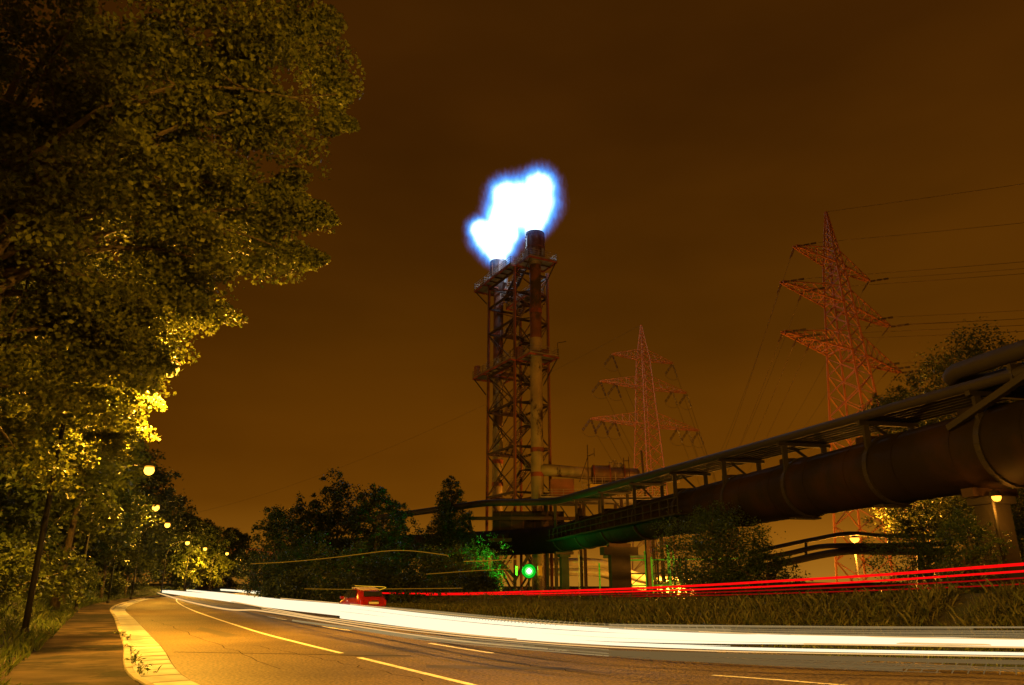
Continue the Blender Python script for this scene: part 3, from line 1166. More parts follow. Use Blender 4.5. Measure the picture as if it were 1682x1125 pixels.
main_pts = [pp(y, 0, ZC) for y in np.arange(4, 92.1, 4)]
bend_c = main_pts[-1]
left_dir = Vector((-0.80, 0.60, 0)).normalized()
cur, d = Vector(main_pts[-1]), Vector(PD)
for k in range(8):
    d = (PD * (1 - (k + 1) / 8) + left_dir * ((k + 1) / 8)).normalized()
    cur = cur + d * 1.6
    main_pts.append(Vector(cur))
for k in range(7):
    cur = cur + left_dir * 5
    main_pts.append(Vector(cur))
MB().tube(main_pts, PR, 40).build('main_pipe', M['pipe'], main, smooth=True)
frames_Y = [18.0, 24.0, 30.0, 36.6, 43.5, 50.5, 58.0, 66.0, 74.0, 82.0, 90.0]


def rz_(y):
    """height of the rack's cross beams: it climbs gently towards the tower"""
    return 9.05 + 0.027 * (y - 30)


for y in np.arange(14.5, 91, 3.4):
    MB().lathe([(PR - 0.02, -0.03), (PR + 0.018, -0.03), (PR + 0.018, 0.03), (PR - 0.02, 0.03)], pp(y, 0, ZC), 40, (PN, Vector((0, 0, 1)), -PD)).build('weld_seam', M['pipe'], main, smooth=False)
for y in frames_Y:
    # ring girder round the pipe and a portal that carries the upper pipes
    ring = [pp(y, 0, ZC) + (PN * math.cos(t) + Vector((0, 0, 1)) * math.sin(t)) * (PR + 0.05) for t in np.linspace(0, 2 * math.pi, 33)]
    mb = MB()
    for a, b in zip(ring[:-1], ring[1:]):
        mb.bar(a, b, 0.10, 0.28, up=PD)
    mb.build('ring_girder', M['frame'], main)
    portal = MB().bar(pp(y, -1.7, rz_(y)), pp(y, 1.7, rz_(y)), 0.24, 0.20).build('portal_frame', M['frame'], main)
    for nn in (-1.3, 1.3):
        MB().bar(pp(y, nn, ZC + 0.6), pp(y, nn, rz_(y) - 0.1), 0.22, 0.26).build('portal_post', M['frame'], portal)
    MB().bar(pp(y + 0.35, 1.2, ZC + 1.2), pp(y + 0.35, -0.5, rz_(y) - 0.1), 0.12).build('knee_brace', M['frame'], portal)
    hub = MB()
    hub.lathe([(0.0, 0), (0.55, 0), (0.55, 0.34), (0.0, 0.34)], pp(y + 1.6, 0.0, ZC + PR - 0.12), 14)
    hub.build('manhole', M['pipe'], main)
for k, (nn, r) in enumerate(((-1.35, 0.24), (-0.85, 0.13), (-0.42, 0.13), (0.05, 0.17), (0.5, 0.12), (0.95, 0.17), (1.4, 0.13))):
    pts = [pp(y, nn, rz_(y) + 0.1 + r) for y in np.arange(14, 88.1, 4)]
    if k == 0:
        cur, d = Vector(pts[-1]), Vector(PD)
        e2 = Vector((-1, 0.0, 0))
        for q in range(8):
            d = (PD * (1 - (q + 1) / 8) + e2 * ((q + 1) / 8)).normalized()
            cur = cur + d * 0.9
            pts.append(Vector(cur))
        e3 = Vector((-0.62, 0.78, 0))
        cur = cur + e2 * 1.2
        pts.append(Vector(cur))
        for q in range(5):
            d = (e2 * (1 - (q + 1) / 5) + e3 * ((q + 1) / 5)).normalized()
            cur = cur + d * 0.9
            pts.append(Vector(cur))
        for q in range(8):
            cur = cur + e3 * 5
            pts.append(Vector(cur))
        r = [0.24 + 0.16 * min(1, max(0, (i - 8) / 8)) for i in range(len(pts))]
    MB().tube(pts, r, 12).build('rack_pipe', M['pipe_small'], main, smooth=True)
# expansion loop that climbs above the rack at the right edge
lp = [pp(8, -0.7, 10.2), pp(16, -0.7, 10.25), pp(25, -0.7, 10.35), pp(31.2, -0.7, 10.4)]
for q in range(1, 9):
    a = q / 8 * math.pi
    lp.append(pp(31.2 + 0.9 * math.sin(a), -0.7 + 0.85 * (1 - math.cos(a)), 10.4 - 0.04 * q))
lp += [pp(25, 1.0, 10.05), pp(16, 1.0, 10.0), pp(8, 1.0, 10.0)]
MB().tube(lp, 0.36, 14).build('expansion_loop', M['pipe_small'], main, smooth=True)
for y in (14.5, 21.0, 28.0):
    lf = MB().bar(pp(y, -1.6, 9.6), pp(y, 1.8, 9.6), 0.18, 0.22).build('loop_frame', M['frame'], main)
    for nn in (-1.5, 1.7):
        MB().bar(pp(y, nn, rz_(y) + 0.1), pp(y, nn, 9.5), 0.16).build('loop_post', M['frame'], lf)
MB().bar(pp(26.5, -1.5, 9.4), pp(31.4, -1.5, 7.9), 0.26).build('knee_brace', M['frame'], main)
mb = MB()
for y in np.arange(56, 91, 1.6):
    mb.bar(pp(y, -2.15, 6.6), pp(y, -2.15, 7.8), 0.07)
for hz in (7.2, 7.8):
    mb.bar(pp(56, -2.15, hz), pp(90.5, -2.15, hz), 0.06)
mb.build('walkway_railing', M['frame'], main)
wk = MB()
wk.box(pp(73, -2.0, 6.55), (0.9, 35, 0.1), (PN, PD, Vector((0, 0, 1))))
wk.build('walkway', M['frame'], main)

# piers
for y, lab in ((31.5, 'concrete pier under the gas main at the right edge, lit orange'),
               (73.5, 'broad dark concrete pier under the gas main right of the tower'),
               (91.0, 'dark concrete pier beside the front foot of the tower')):
    r = thing('pipe_pier', lab, 'pier', pp(y), group='concrete piers carrying the gas main')
    mb = MB()
    cw = 1.9 if y == 73.5 else 0.9
    mb.box(pp(y, 0, 2.1 if cw > 1 else 2.3), (cw, 0.9, 4.5 if cw > 1 else 4.94), (PN, PD, Vector((0, 0, 1))))
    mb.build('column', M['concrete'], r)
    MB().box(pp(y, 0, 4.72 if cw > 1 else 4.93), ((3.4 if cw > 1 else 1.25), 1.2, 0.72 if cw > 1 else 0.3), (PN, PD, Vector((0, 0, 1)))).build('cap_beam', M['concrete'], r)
    MB().box(pp(y, 0, 5.26), (2.2, 0.6, 0.34), (PN, PD, Vector((0, 0, 1)))).build('saddle', M['steel'], r)
    if y == 73.5:
        MB().box(pp(y, 2.9, 3.4), (0.35, 0.35, 7.0), (PN, PD, Vector((0, 0, 1)))).build('side_post', M['steel'], r)
# pieces along the belly of the pipe
for y in (37.0, 44.0):
    MB().box(pp(y, -0.1, ZC - PR - 0.1), (1.6, 0.7, 0.10), (PN, PD, Vector((0, 0, 1)))).build('belly_plate', M['frame'], main)

# ------------------------------------------------------------------ burner platform machinery beside the tower
plant = thing('gas_plant', 'cluster of rusty vessels, pipes and railings beside the front stack', 'gas plant', (9, 102, 0))
s1 = tw(*STK[0], 0)
ZP = 12.6
deckc = Vector((12.0, 104.0, ZP))
MB().box(deckc, (17.0, 7.0, 0.2)).build('deck', M['frame'], plant)
for x in (4.6, 9.5, 14.5, 19.5):
    for y in (101, 107):
        bar_part('column', (x, y, -0.2), (x, y, ZP - 0.1), 0.4, M['steel'], plant)
tp = [s1 + Vector((0.5, 0, 16.9)), s1 + Vector((2.0, 0.0, 16.8)), s1 + Vector((5.5, 0.2, 16.5)), s1 + Vector((7.6, 0.3, 16.35))]
MB().tube(tp, 0.82, 20).build('feed_pipe', M['stack'], plant, smooth=True)
X3 = ((0, 1, 0), (0, 0, 1), (1, 0, 0))
v1 = MB().lathe([(0.0, 0.0), (0.8, 0.0), (1.25, 0.25), (1.25, 2.6), (0.95, 2.8), (0.95, 4.4), (0.85, 4.6), (0.85, 6.5), (0.5, 6.8), (0.0, 6.85)], s1 + Vector((7.4, 0.3, 16.25)), 22, X3).build('vessel', M['vessel'], plant, smooth=False)
for dx in (0.3, 2.5, 4.5):
    MB().lathe([(1.0, dx), (1.36, dx), (1.36, dx + 0.16), (1.0, dx + 0.16)], s1 + Vector((7.4, 0.3, 16.25)), 22, X3).build('vessel_flange', M['rust_red'], v1)
for dx, h in ((3.0, 0.7), (3.6, 0.9), (4.1, 0.55), (4.6, 0.5)):
    MB().lathe([(0, 0), (0.24, 0), (0.24, h * 0.5), (0.12, h * 0.55), (0.12, h), (0.3, h), (0.3, h + 0.12), (0, h + 0.12)], s1 + Vector((7.2 + dx, 0.2, 17.2)), 10).build('valve', M['rail'], plant)
shed = MB().box((6.8, 103.6, ZP + 1.5), (3.2, 2.4, 2.6)).build('shed', M['shed'], plant)
for i in range(8):
    MB().box((6.8, 102.37, ZP + 0.35 + i * 0.33), (3.1, 0.05, 0.22)).build('louvre', M['shed'], shed)
mb = MB()
railing(mb, (3.8, 100.6, ZP + .1), (20.4, 100.6, ZP + .1), 1.1)
railing(mb, (9.3, 100.9, ZP + 1.7), (15.5, 100.9, ZP + 1.7), 1.1)
railing(mb, (16.0, 101.4, ZP + 2.2), (22.5, 101.4, ZP + 2.2), 1.1)
mb.build('railing', M['rail'], plant)
for x in np.arange(9.4, 17, 0.9):
    bar_part('post', (x, 101.2, ZP), (x, 101.2, ZP + random.uniform(2.0, 3.6)), 0.09, M['rail'], plant)
MB().box((11.5, 101.0, ZP + 1.6), (2.3, 0.9, 0.5)).build('cabinet', M['yellow'], plant)
mast = MB().bar((10.2, 100.8, ZP), (10.2, 100.8, ZP + 7.2), 0.12).bar((10.2, 100.8, ZP + 5.6), (11.1, 100.8, ZP + 6.0), 0.1).bar((11.1, 100.8, ZP + 5.6), (11.1, 100.8, ZP + 6.7), 0.08).bar((9.0, 100.8, ZP + 2.2), (10.2, 100.8, ZP + 5.5), 0.1)
mast.build('lamp_mast', M['steel'], plant)
bar_part('vent_pipe', (17.9, 102, ZP), (17.7, 102, ZP + 6.6), 0.24, M['steel'], plant)
mb = MB().bar((15.2, 102, ZP + 3), (15.2, 102, ZP + 5.6), 0.1).bar((15.9, 102, ZP + 3), (15.9, 102, ZP + 5.8), 0.1).bar((15.2, 102, ZP + 5.2), (15.9, 102, ZP + 5.2), 0.1)
mb.build('ladder_head', M['steel'], plant)
# dark valve house and ducts under the front of the tower
vh = MB().box((2.2, 103.2, 8.4), (9.5, 1.6, 5.4)).build('valve_house', M['frame'], plant)
for k in range(6):
    MB().box((-1.6 + k * 1.55, 102.36, 8.4), (0.16, 0.08, 5.2)).build('stiffener', M['steel'], vh)
MB().tube([(12, 101.5, 8.0), (7.5, 101.0, 8.0), (3.0, 100.6, 7.6), (-6, 100.8, 7.0), (-14, 104, 7.0)], 1.15, 20).build('duct', M['pipe'], plant, smooth=True)
# dark steel under the front of the tower
for a, b in (((-3.5, 99, 0), (-5.5, 99, 9.6)), ((-6.5, 100, 9.6), (0.5, 100, 2.5)), ((0.2, 99.5, 2), (4.6, 99.5, 9.5)), ((5.6, 99, 0), (5.6, 99, 11.8)), ((-3, 99.2, 7.2), (9, 99.2, 7.2)), ((-6, 99.2, 9.9), (10, 99.2, 9.9))):
    bar_part('strut', a, b, 0.42, M['steel'], plant)
MB().tube([(8.8, 99.6, 11.2), (8.8, 99.6, 9.6), (9.1, 99.5, 9.2), (9.7, 99.4, 9.1), (12.5, 98.6, 9.5)], 0.38, 12).build('elbow_pipe', M['pipe_small'], plant, smooth=True)

# lagged pale pipes low down behind the piers
for zz, lab in ((4.3, 'upper pale lagged pipe under the gas main, lit green'), (2.9, 'lower pale lagged pipe under the gas main, lit green')):
    q = smooth([(2.5, 114, zz + 0.6), (8, 113, zz + 0.6), (12.5, 112.5, zz + 0.45), (15.5, 112, zz - 0.5), (19, 112, zz - 1.6), (26, 112, zz - 2.2)], 0.6)
    o = MB().tube(q, 0.55, 14).build('lagged_pipe', M['alu'], origin=(12.5, 112.5, zz), smooth=True)
    tag(o, lab, 'pipe', 'pale lagged pipes behind the tower')
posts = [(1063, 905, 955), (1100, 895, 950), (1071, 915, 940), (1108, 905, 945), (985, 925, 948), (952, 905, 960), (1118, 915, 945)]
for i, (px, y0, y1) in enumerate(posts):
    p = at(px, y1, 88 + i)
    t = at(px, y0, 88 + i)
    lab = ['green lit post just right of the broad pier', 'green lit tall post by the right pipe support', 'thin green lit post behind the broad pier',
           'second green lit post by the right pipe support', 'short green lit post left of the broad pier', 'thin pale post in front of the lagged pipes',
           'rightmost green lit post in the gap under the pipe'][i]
    o = MB().bar((p.x, p.y, 0), (p.x, p.y, t.z), 0.30 if i < 2 else 0.16).build('post', M['green_glow_tint' if 'green' in lab else 'alu'], origin=(p.x, p.y, 0))
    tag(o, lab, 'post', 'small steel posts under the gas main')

# low pipe rack with rails tinted green as if lit in the gap right of the broad pier
rk_ = thing('pipe_rack', 'low steel pipe rack with green lit rails in the gap right of the broad pier', 'pipe rack', (19.0, 97.0, 0))
for k, x in enumerate((14.6, 18.0, 21.4, 24.8)):
    bar_part('post', (x, 97 - k * 0.4, -0.1), (x, 97 - k * 0.4, 4.6), 0.24, M['frame'], rk_)
for zz, mm_ in ((1.6, 'green_glow_tint'), (3.0, 'frame'), (4.6, 'green_glow_tint')):
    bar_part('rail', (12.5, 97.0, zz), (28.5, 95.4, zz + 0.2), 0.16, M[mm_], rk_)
for k in range(3):
    bar_part('brace', (14.6 + k * 3.4, 97 - k * 0.4, 1.6), (18.0 + k * 3.4, 96.6 - k * 0.4, 4.4), 0.1, M['frame'], rk_)
MB().tube([(11.5, 98.2, 5.1), (17, 97.6, 5.1), (17.6, 97.5, 4.6), (17.7, 97.5, 2.4), (18.4, 97.4, 2.0), (28, 96.3, 2.0)], 0.2, 10).build('pipe', M['alu'], rk_, smooth=True)

# ------------------------------------------------------------------ second, smaller pipe bridge in the gap at right
tb = thing('pipe_bridge', 'small dark trestle pipe bridge behind the gap under the gas main', 'pipe bridge', at(1400, 950, 62).xy.to_3d())
bpts = [at(1230, 908, 70), at(1300, 893, 67), at(1345, 884, 65), at(1395, 876, 63), at(1460, 880, 64), at(1560, 880, 66)]
bpts2 = [at(1230, 935, 70), at(1300, 922, 67), at(1345, 912, 65), at(1395, 905, 63), at(1460, 906, 64), at(1560, 906, 66)]
bpts3 = [at(1230, 922, 70), at(1300, 908, 67), at(1345, 898, 65), at(1395, 896, 63), at(1460, 896, 64), at(1560, 893, 66)]
for pts, r in ((bpts, 0.17), (bpts2, 0.30), (bpts3, 0.22)):
    MB().tube(smooth([tuple(p) for p in pts], 0.8), r, 10).build('pipe', M['frame'], tb, smooth=True)
bs = smooth([tuple(p) for p in bpts2], 1.0)
bt_ = smooth([tuple(p) for p in bpts], 1.0)
for k in range(2, min(len(bs), len(bt_)) - 1, 3):
    if abs(841 + bs[k][0] * F_PX / (bs[k][1] * 0.97) - 1404) < 16:
        continue
    bar_part('upright', bs[k], bt_[min(k, len(bt_) - 1)], 0.18, M['frame'], tb)
    if k % 6 == 2:
        bar_part('trestle_leg', (bs[k][0] - 0.7, bs[k][1], 0), (bs[k][0], bs[k][1], bs[k][2]), 0.26, M['frame'], tb)
        bar_part('trestle_leg', (bs[k][0] + 0.7, bs[k][1], 0), (bs[k][0], bs[k][1], bs[k][2]), 0.26, M['frame'], tb)
lowwall = MB().box((at(1360, 950, 60).x, 60, 0.9), (12, 0.4, 1.9)).build('retaining_wall', M['concrete'], origin=(at(1360, 950, 60).x, 60, 0))
tag(lowwall, 'low dark concrete wall below the small pipe bridge', 'wall')
bigbox = MB().box((0, 0, 2.6), (1.0, 1.0, 5.4))


# ------------------------------------------------------------------ plant lamps
def plant_lamp(px, py, Y, label, power, r=0.22, colr=(1.0, 0.36, 0.03), m='sodium_far'):
    p = at(px, py, Y)
    root = thing('plant_lamp', label, 'lamp', (p.x, p.y, 0), group='orange lamps of the gas works')
    MB().tube([(p.x, p.y + 0.3, -0.1), (p.x, p.y + 0.3, p.z * 0.5), (p.x, p.y + 0.3, p.z + 0.25), (p.x, p.y + 0.05, p.z + 0.3)], [0.09, 0.08, 0.07, 0.06], 8).build('pole', M['lamp_metal'], root)
    MB().lathe([(0, 0.30), (0.12, 0.28), (r * 1.2, 0.12), (r * 1.2, 0.08)], p, 12).build('shade', M['lamp_metal'], root)
    MB().lathe([(0.0, -0.8 * r), (0.6 * r, -0.65 * r), (r * 0.95, -0.1 * r), (r, 0.07)], p, 12).build('bulb', M[m], root, smooth=True)
    ld = bpy.data.lights.new('plant_light', 'POINT')
    ld.energy = power
    ld.color = colr
    ld.shadow_soft_size = r
    lo = bpy.data.objects.new('plant_light', ld)
    COL.objects.link(lo)
    lo.parent = root
    lo.location = (0, -0.1, p.z - r - 0.25)
    return root


plant_lamp(1404, 885, 67, 'orange lamp shining through the small trestle pipe bridge', 32000, 0.40)
plant_lamp(1637, 818, 30.0, 'orange lamp beside the pier at the right edge', 150, 0.17)
plant_lamp(1128, 955, 108, 'tiny orange lamp low behind the weeds right of the broad pier', 42000, 0.34)
plant_lamp(1268, 950, 64, 'tiny orange lamp low between the acacia and the small pipe bridge', 120, 0.12)
# green floodlight
gp = at(869, 938, 82)
gl = thing('green_floodlight', 'dazzling green floodlight low in front of the tower', 'floodlight', (gp.x, gp.y, 0))
MB().tube([(gp.x, gp.y + 0.5, -0.1), (gp.x, gp.y + 0.5, gp.z - 0.5), (gp.x, gp.y + 0.5, gp.z)], 0.1, 8).build('pole', M['lamp_metal'], gl)
AXC = ((1, 0, 0), (0, 0, 1), (0, -1, 0))
MB().lathe([(0.0, -0.45), (0.5, -0.42), (0.75, -0.1), (0.78, 0.02), (0.70, 0.02), (0.5, -0.2)], gp, 20, AXC).build('housing', M['lamp_metal'], gl)
MB().lathe([(0.42, -0.06), (0.56, -0.01), (0.70, 0.03)], gp, 24, AXC).build('halo_ring', M['green_halo'], gl, smooth=True)  # glowing ring imitates the green halo round the bulb
MB().lathe([(0.24, 0.06), (0.34, 0.02), (0.43, -0.05)], gp, 24, AXC).build('lens', M['green_lens'], gl, smooth=True)
MB().lathe([(0.0, 0.12), (0.15, 0.10), (0.25, 0.05)], gp, 24, AXC).build('bulb', M['green'], gl, smooth=True)
MB().box((gp.x + 1.15, gp.y + 0.35, gp.z + 0.05), (0.5, 0.1, 1.0)).build('side_panel', M['yellow'], gl)
MB().box((gp.x - 1.3, gp.y + 0.35, gp.z + 0.05), (0.2, 0.1, 0.9)).build('side_panel', M['yellow'], gl)
ld = bpy.data.lights.new('green_light', 'SPOT')
ld.energy = 8000
ld.color = (0.02, 1.0, 0.06)
ld.shadow_soft_size = 0.4
ld.spot_size = R(125)
ld.spot_blend = 0.7
lo = bpy.data.objects.new('green_light', ld)
COL.objects.link(lo)
lo.parent = gl
lo.location = (0, -0.75, gp.z)
lo.rotation_euler = Vector((-1.0, -0.22, 0.10)).to_track_quat('-Z', 'Y').to_euler()
ld = bpy.data.lights.new('green_backfill', 'POINT')  # unseen light added behind the housing to green the posts
ld.energy = 900
ld.color = (0.02, 1.0, 0.06)
ld.shadow_soft_size = 0.3
lo = bpy.data.objects.new('green_backfill', ld)
COL.objects.link(lo)
lo.parent = gl
lo.location = (0.5, 0.95, gp.z + 0.2)


# ------------------------------------------------------------------ pylons and power lines
def pylon(label, base, H, armdir, arms, wb, wt, bw, pm='pylon'):
    root = thing('pylon', label, 'pylon', base, group='lattice power pylons')
    base = Vector(base)
    X = Vector((armdir[0], armdir[1], 0)).normalized()
    Yd = Vector((-X.y, X.x, 0))
    za = arms[-1][0]

    def hw(z):
        return wb + (wt - wb) * (z / za) if z < za else max(0.08, wt * (1 - (z - za) / (H - za)))

    def c(k, z):
        sx, sy = ((-1, -1), (1, -1), (1, 1), (-1, 1))[k]
        return base + X * (sx * hw(z)) + Yd * (sy * hw(z)) + Vector((0, 0, z))
    for k in range(4):
        bar_part('leg', c(k, -0.2), c(k, za), bw * 1.5, M[pm], root)
        bar_part('leg', c(k, za), c(k, H), bw * 1.1, M[pm], root)
    zs = [0.0]
    while zs[-1] < H - 1.0:
        zs.append(zs[-1] + max(1.1, hw(zs[-1]) * 1.25))
    zs = [z for z in zs if z < H - 0.4] + [H - 0.2]
    inner = MB()
    for z0, z1 in zip(zs[:-1], zs[1:]):
        for k in range(4):
            a0, a1, b0, b1 = c(k, z0), c(k, z1), c((k + 1) % 4, z0), c((k + 1) % 4, z1)
            bar_part('brace', a0, b1, bw * 0.8, M[pm], root)
            inner.bar(b0, a1, bw * 0.7)
    inner.build('counter_brace', M[pm], root)
    tips = []
    for (z, L, hgt, nins) in arms:
        for s in (-1, 1):
            tip = base + X * (s * L) + Vector((0, 0, z + 0.1))
            w = hw(z)
            mb = MB()
            A = [base + X * (s * w) + Yd * (q * w) + Vector((0, 0, z)) for q in (-1, 1)]
            B = [base + X * (s * hw(z + hgt)) + Yd * (q * hw(z + hgt)) + Vector((0, 0, z + hgt)) for q in (-1, 1)]
            tA = [tip + Yd * (q * 0.22) for q in (-1, 1)]
            for q in range(2):
                mb.bar(A[q], tA[q], bw)
                mb.bar(B[q], tA[q] + Vector((0, 0, 0.15)), bw * 0.8)
            nseg = max(4, int(L / 1.9))
            for i in range(nseg):
                t0, t1 = i / nseg, (i + 1) / nseg
                p0, p1 = A[0].lerp(tA[0], t0), A[1].lerp(tA[1], t1)
                mb.bar(p0, p1, bw * 0.6)
                mb.bar(A[1].lerp(tA[1], t0), A[0].lerp(tA[0], t1), bw * 0.6)
                for q in range(2):
                    mb.bar(A[q].lerp(tA[q], t0), B[q].lerp(tA[q], min(1, t1)), bw * 0.55)
                    mb.bar(A[q].lerp(tA[q], t1), B[q].lerp(tA[q], t1), bw * 0.5)
            mb.build('crossarm', M[pm], root)
            for j in range(nins):
                tt = 1 - j * (0.62 / max(1, nins - 0.4))
                tips.append((s, z, base + X * (s * (w + (L - w) * tt)) + Vector((0, 0, z + 0.05))))
    return root, tips, base + Vector((0, 0, H))


def insulator(a, d, root, L=3.2):
    """string of dark discs from a along d, ends at the returned point"""
    d = Vector(d).normalized()
    ax = d.orthogonal().normalized()
    mb = MB()
    prof = []
    for k in range(3):
        s0, s1 = L * (0.08 + 0.30 * k), L * (0.08 + 0.30 * k + 0.24)
        prof += [(0.02, s0), (0.075, s0 + 0.02), (0.075, s1 - 0.02), (0.02, s1)]
    for off in (-0.2, 0.2):
        mb.lathe(prof, a + ax * off * 0.8, 6, (ax, d.cross(ax), d))
    mb.build('insulator', M['ins'], root)
    return a + d * L


def wire(a, b, sag, label, r=0.022, name='power_line', n=26):
    a, b = Vector(a), Vector(b)
    pts = [a.lerp(b, t) - Vector((0, 0, sag * 4 * t * (1 - t))) for t in np.linspace(0, 1, n)]
    o = MB().tube(pts, r, 4).build(name, M['wire'], origin=a)
    return tag(o, label, 'power line', 'overhead power lines')


p1base = (at(1352, 350, 92).x + 0.4, 92.0, 0)
py1, tips1, top1 = pylon('big leaning looking lattice pylon at right, close behind the gas main', p1base, 50.3, (0.79, 0.62),
                         [(29.8, 14.2, 2.6, 3), (36.4, 13.2, 2.4, 2), (42.3, 9.2, 2.2, 1)], 3.5, 0.95, 0.145)
p2base = (at(1053, 533, 152).x, 152.0, 0)
py2, tips2, top2 = pylon('smaller distant lattice pylon between the tower and the big pylon', p2base, 55.0, (0.89, 0.45),
                         [(33.0, 13.6, 2.5, 3), (41.0, 11.0, 2.3, 2), (47.2, 7.8, 2.1, 1)], 3.3, 1.0, 0.13, 'pylon_far')
far1 = Vector((105, 430, 14))
names = ['outermost', 'middle', 'innermost']
rows1 = {29.8: 'lowest', 36.4: 'middle', 42.3: 'highest'}
cnt = {}
for (s, z, p) in tips1:
    key = (s, z)
    cnt[key] = cnt.get(key, 0) + 1
    pos = names[cnt[key] - 1] if z != 42.3 else 'only'
    if z == 36.4 and cnt[key] == 2:
        pos = 'inner'
    side = 'left' if s < 0 else 'right'
    e = far1 + Vector((s * 9 + (cnt[key] - 1) * -s * 3, 0, z * 0.8))
    q = insulator(p, (e - p) * 1.0 + Vector((0, 0, -22)), py1)
    wire(q, e, 10, f'wire falling away behind from {pos} string of the {rows1[z]} {side} arm, big pylon', 0.024)
    e2 = p + Vector((0.86, -0.42, 0)) * 260 + Vector((0, 0, 2))
    q = insulator(p, e2 - p, py1, 2.8)
    wire(q, e2, 7, f'wire leaving frame right from {pos} string of the {rows1[z]} {side} arm, big pylon', 0.026)
wire(top1, top1 + Vector((0.86, -0.42, 0)) * 260 + Vector((0, 0, 3)), 5, 'thin earth wire leaving frame right from the tip of the big pylon', 0.03)
rows2 = {33.0: 'lowest', 41.0: 'middle', 47.2: 'highest'}
cnt = {}
for (s, z, p) in tips2:
    key = (s, z)
    cnt[key] = cnt.get(key, 0) + 1
    pos = names[cnt[key] - 1] if z != 47.2 else 'only'
    side = 'left' if s < 0 else 'right'
    q0 = insulator(p, (-0.55, -0.2, -0.75), py2, 3.4)
    q1 = insulator(p, (0.35, 0.3, -0.9), py2, 3.4)
    o = MB().tube([q0.lerp(q1, t) - Vector((0, 0, 2.6 * t * (1 - t))) for t in np.linspace(0, 1, 9)], 0.03, 4).build('jumper', M['wire'], py2)
    e = Vector((p.x * 0.5 + 120 + s * 7, 460, z * 0.65))
    wire(q1, e, 14, f'faint wire falling away from {pos} string of the {rows2[z]} {side} arm, distant pylon', 0.03)
wire(top2, Vector((-190, 330, 26)), 12, 'orange lit earth wire slanting down left from the tip of the distant pylon', 0.022)

# ------------------------------------------------------------------ far rusty railway bridge at the end of the road
bp = at(408, 935, 214)
rb = thing('railway_bridge', 'rusty railway girder bridge far off at the end of the road', 'bridge', (bp.x, bp.y, 0))
MB().box((bp.x + 6, bp.y, 9.3), (34, 4.5, 2.2)).build('girder', M['bridge'], rb)
for k in range(12):
    MB().box((bp.x - 9.5 + k * 2.9, bp.y - 2.35, 9.3), (0.25, 0.18, 2.1)).build('stiffener', M['bridge'], rb)
MB().box((bp.x + 13, bp.y, 4.0), (7, 4.6, 8.2)).build('abutment', M['bridge'], rb)
MB().box((bp.x + 1.5, bp.y, 4.0), (1.2, 3.0, 8.2)).build('pier', M['bridge'], rb)
MB().box((bp.x + 6, bp.y - 2.2, 10.9), (34, 0.1, 0.9)).build('parapet', M['bridge'], rb)

# ------------------------------------------------------------------ small red car
car = thing('parked_car', 'small red three-door car with a beige cloth roof, seen from behind', 'car', (-7.9, 41.6, 0.0), R(31), world=False)
# local: +y is forward, x to the right, rear at y=-1.75
st = [(-1.76, 0.50, 0.52, 0.62, 0.58, 0.40), (-1.72, 0.68, 0.36, 0.86, 0.90, 0.56), (-1.58, 0.76, 0.28, 0.95, 1.06, 0.60), (-1.30, 0.80, 0.25, 0.99, 1.34, 0.585),
      (-1.0, 0.81, 0.24, 1.0, 1.45, 0.58), (-0.4, 0.815, 0.24, 0.99, 1.50, 0.59), (0.15, 0.815, 0.24, 0.97, 1.47, 0.575), (0.62, 0.81, 0.24, 0.96, 1.26, 0.55),
      (0.95, 0.80, 0.25, 0.94, 1.0, 0.55), (1.35, 0.77, 0.27, 0.86, 0.90, 0.50), (1.62, 0.70, 0.32, 0.74, 0.77, 0.45), (1.76, 0.52, 0.42, 0.58, 0.60, 0.35)]
vs, fs = [], []
for (y, w, zb, belt, roof, rw) in st:
    half = [(0.0, zb), (w * 0.85, zb), (w * 0.99, zb + 0.16 * (belt - zb)), (w, zb + 0.6 * (belt - zb)), (w * 0.96, belt), (rw + (w * 0.96 - rw) * 0.12, belt + (roof - belt) * 0.8), (rw * 0.8, roof - 0.012), (0.0, roof)]
    ring = [(x, y, z) for x, z in half] + [(-x, y, z) for x, z in half[-2:0:-1]]
    vs += ring
nr = 14
for i in range(len(st) - 1):
    for k in range(nr):
        fs.append((i * nr + k, i * nr + (k + 1) % nr, (i + 1) * nr + (k + 1) % nr, (i + 1) * nr + k))
fs.append(tuple(range(nr)))
fs.append(tuple((len(st) - 1) * nr + k for k in range(nr - 1, -1, -1)))
body = MB().add(vs, fs).build('body', M['red'], car, smooth=True)
md_ = body.modifiers.new('round', 'SUBSURF')
md_.levels = md_.render_levels = 2
rf = MB().add([(-0.50, -1.12, 1.415), (0.50, -1.12, 1.415), (0.52, -0.4, 1.512), (0.5, 0.2, 1.485), (-0.5, 0.2, 1.485), (-0.52, -0.4, 1.512)], [(0, 1, 2, 5), (5, 2, 3, 4)]).build('cloth_roof', M['cream'], car)
sm_m = rf.modifiers.new('thick', 'SOLIDIFY')
sm_m.thickness = 0.05
sm_m.offset = 0
MB().add([(-0.50, -1.625, 1.10), (0.50, -1.625, 1.10), (0.44, -1.42, 1.34), (-0.44, -1.42, 1.34)], [(0, 1, 2, 3)]).build('rear_window', M['glass'], car).modifiers.new('t', 'SOLIDIFY').thickness = 0.03
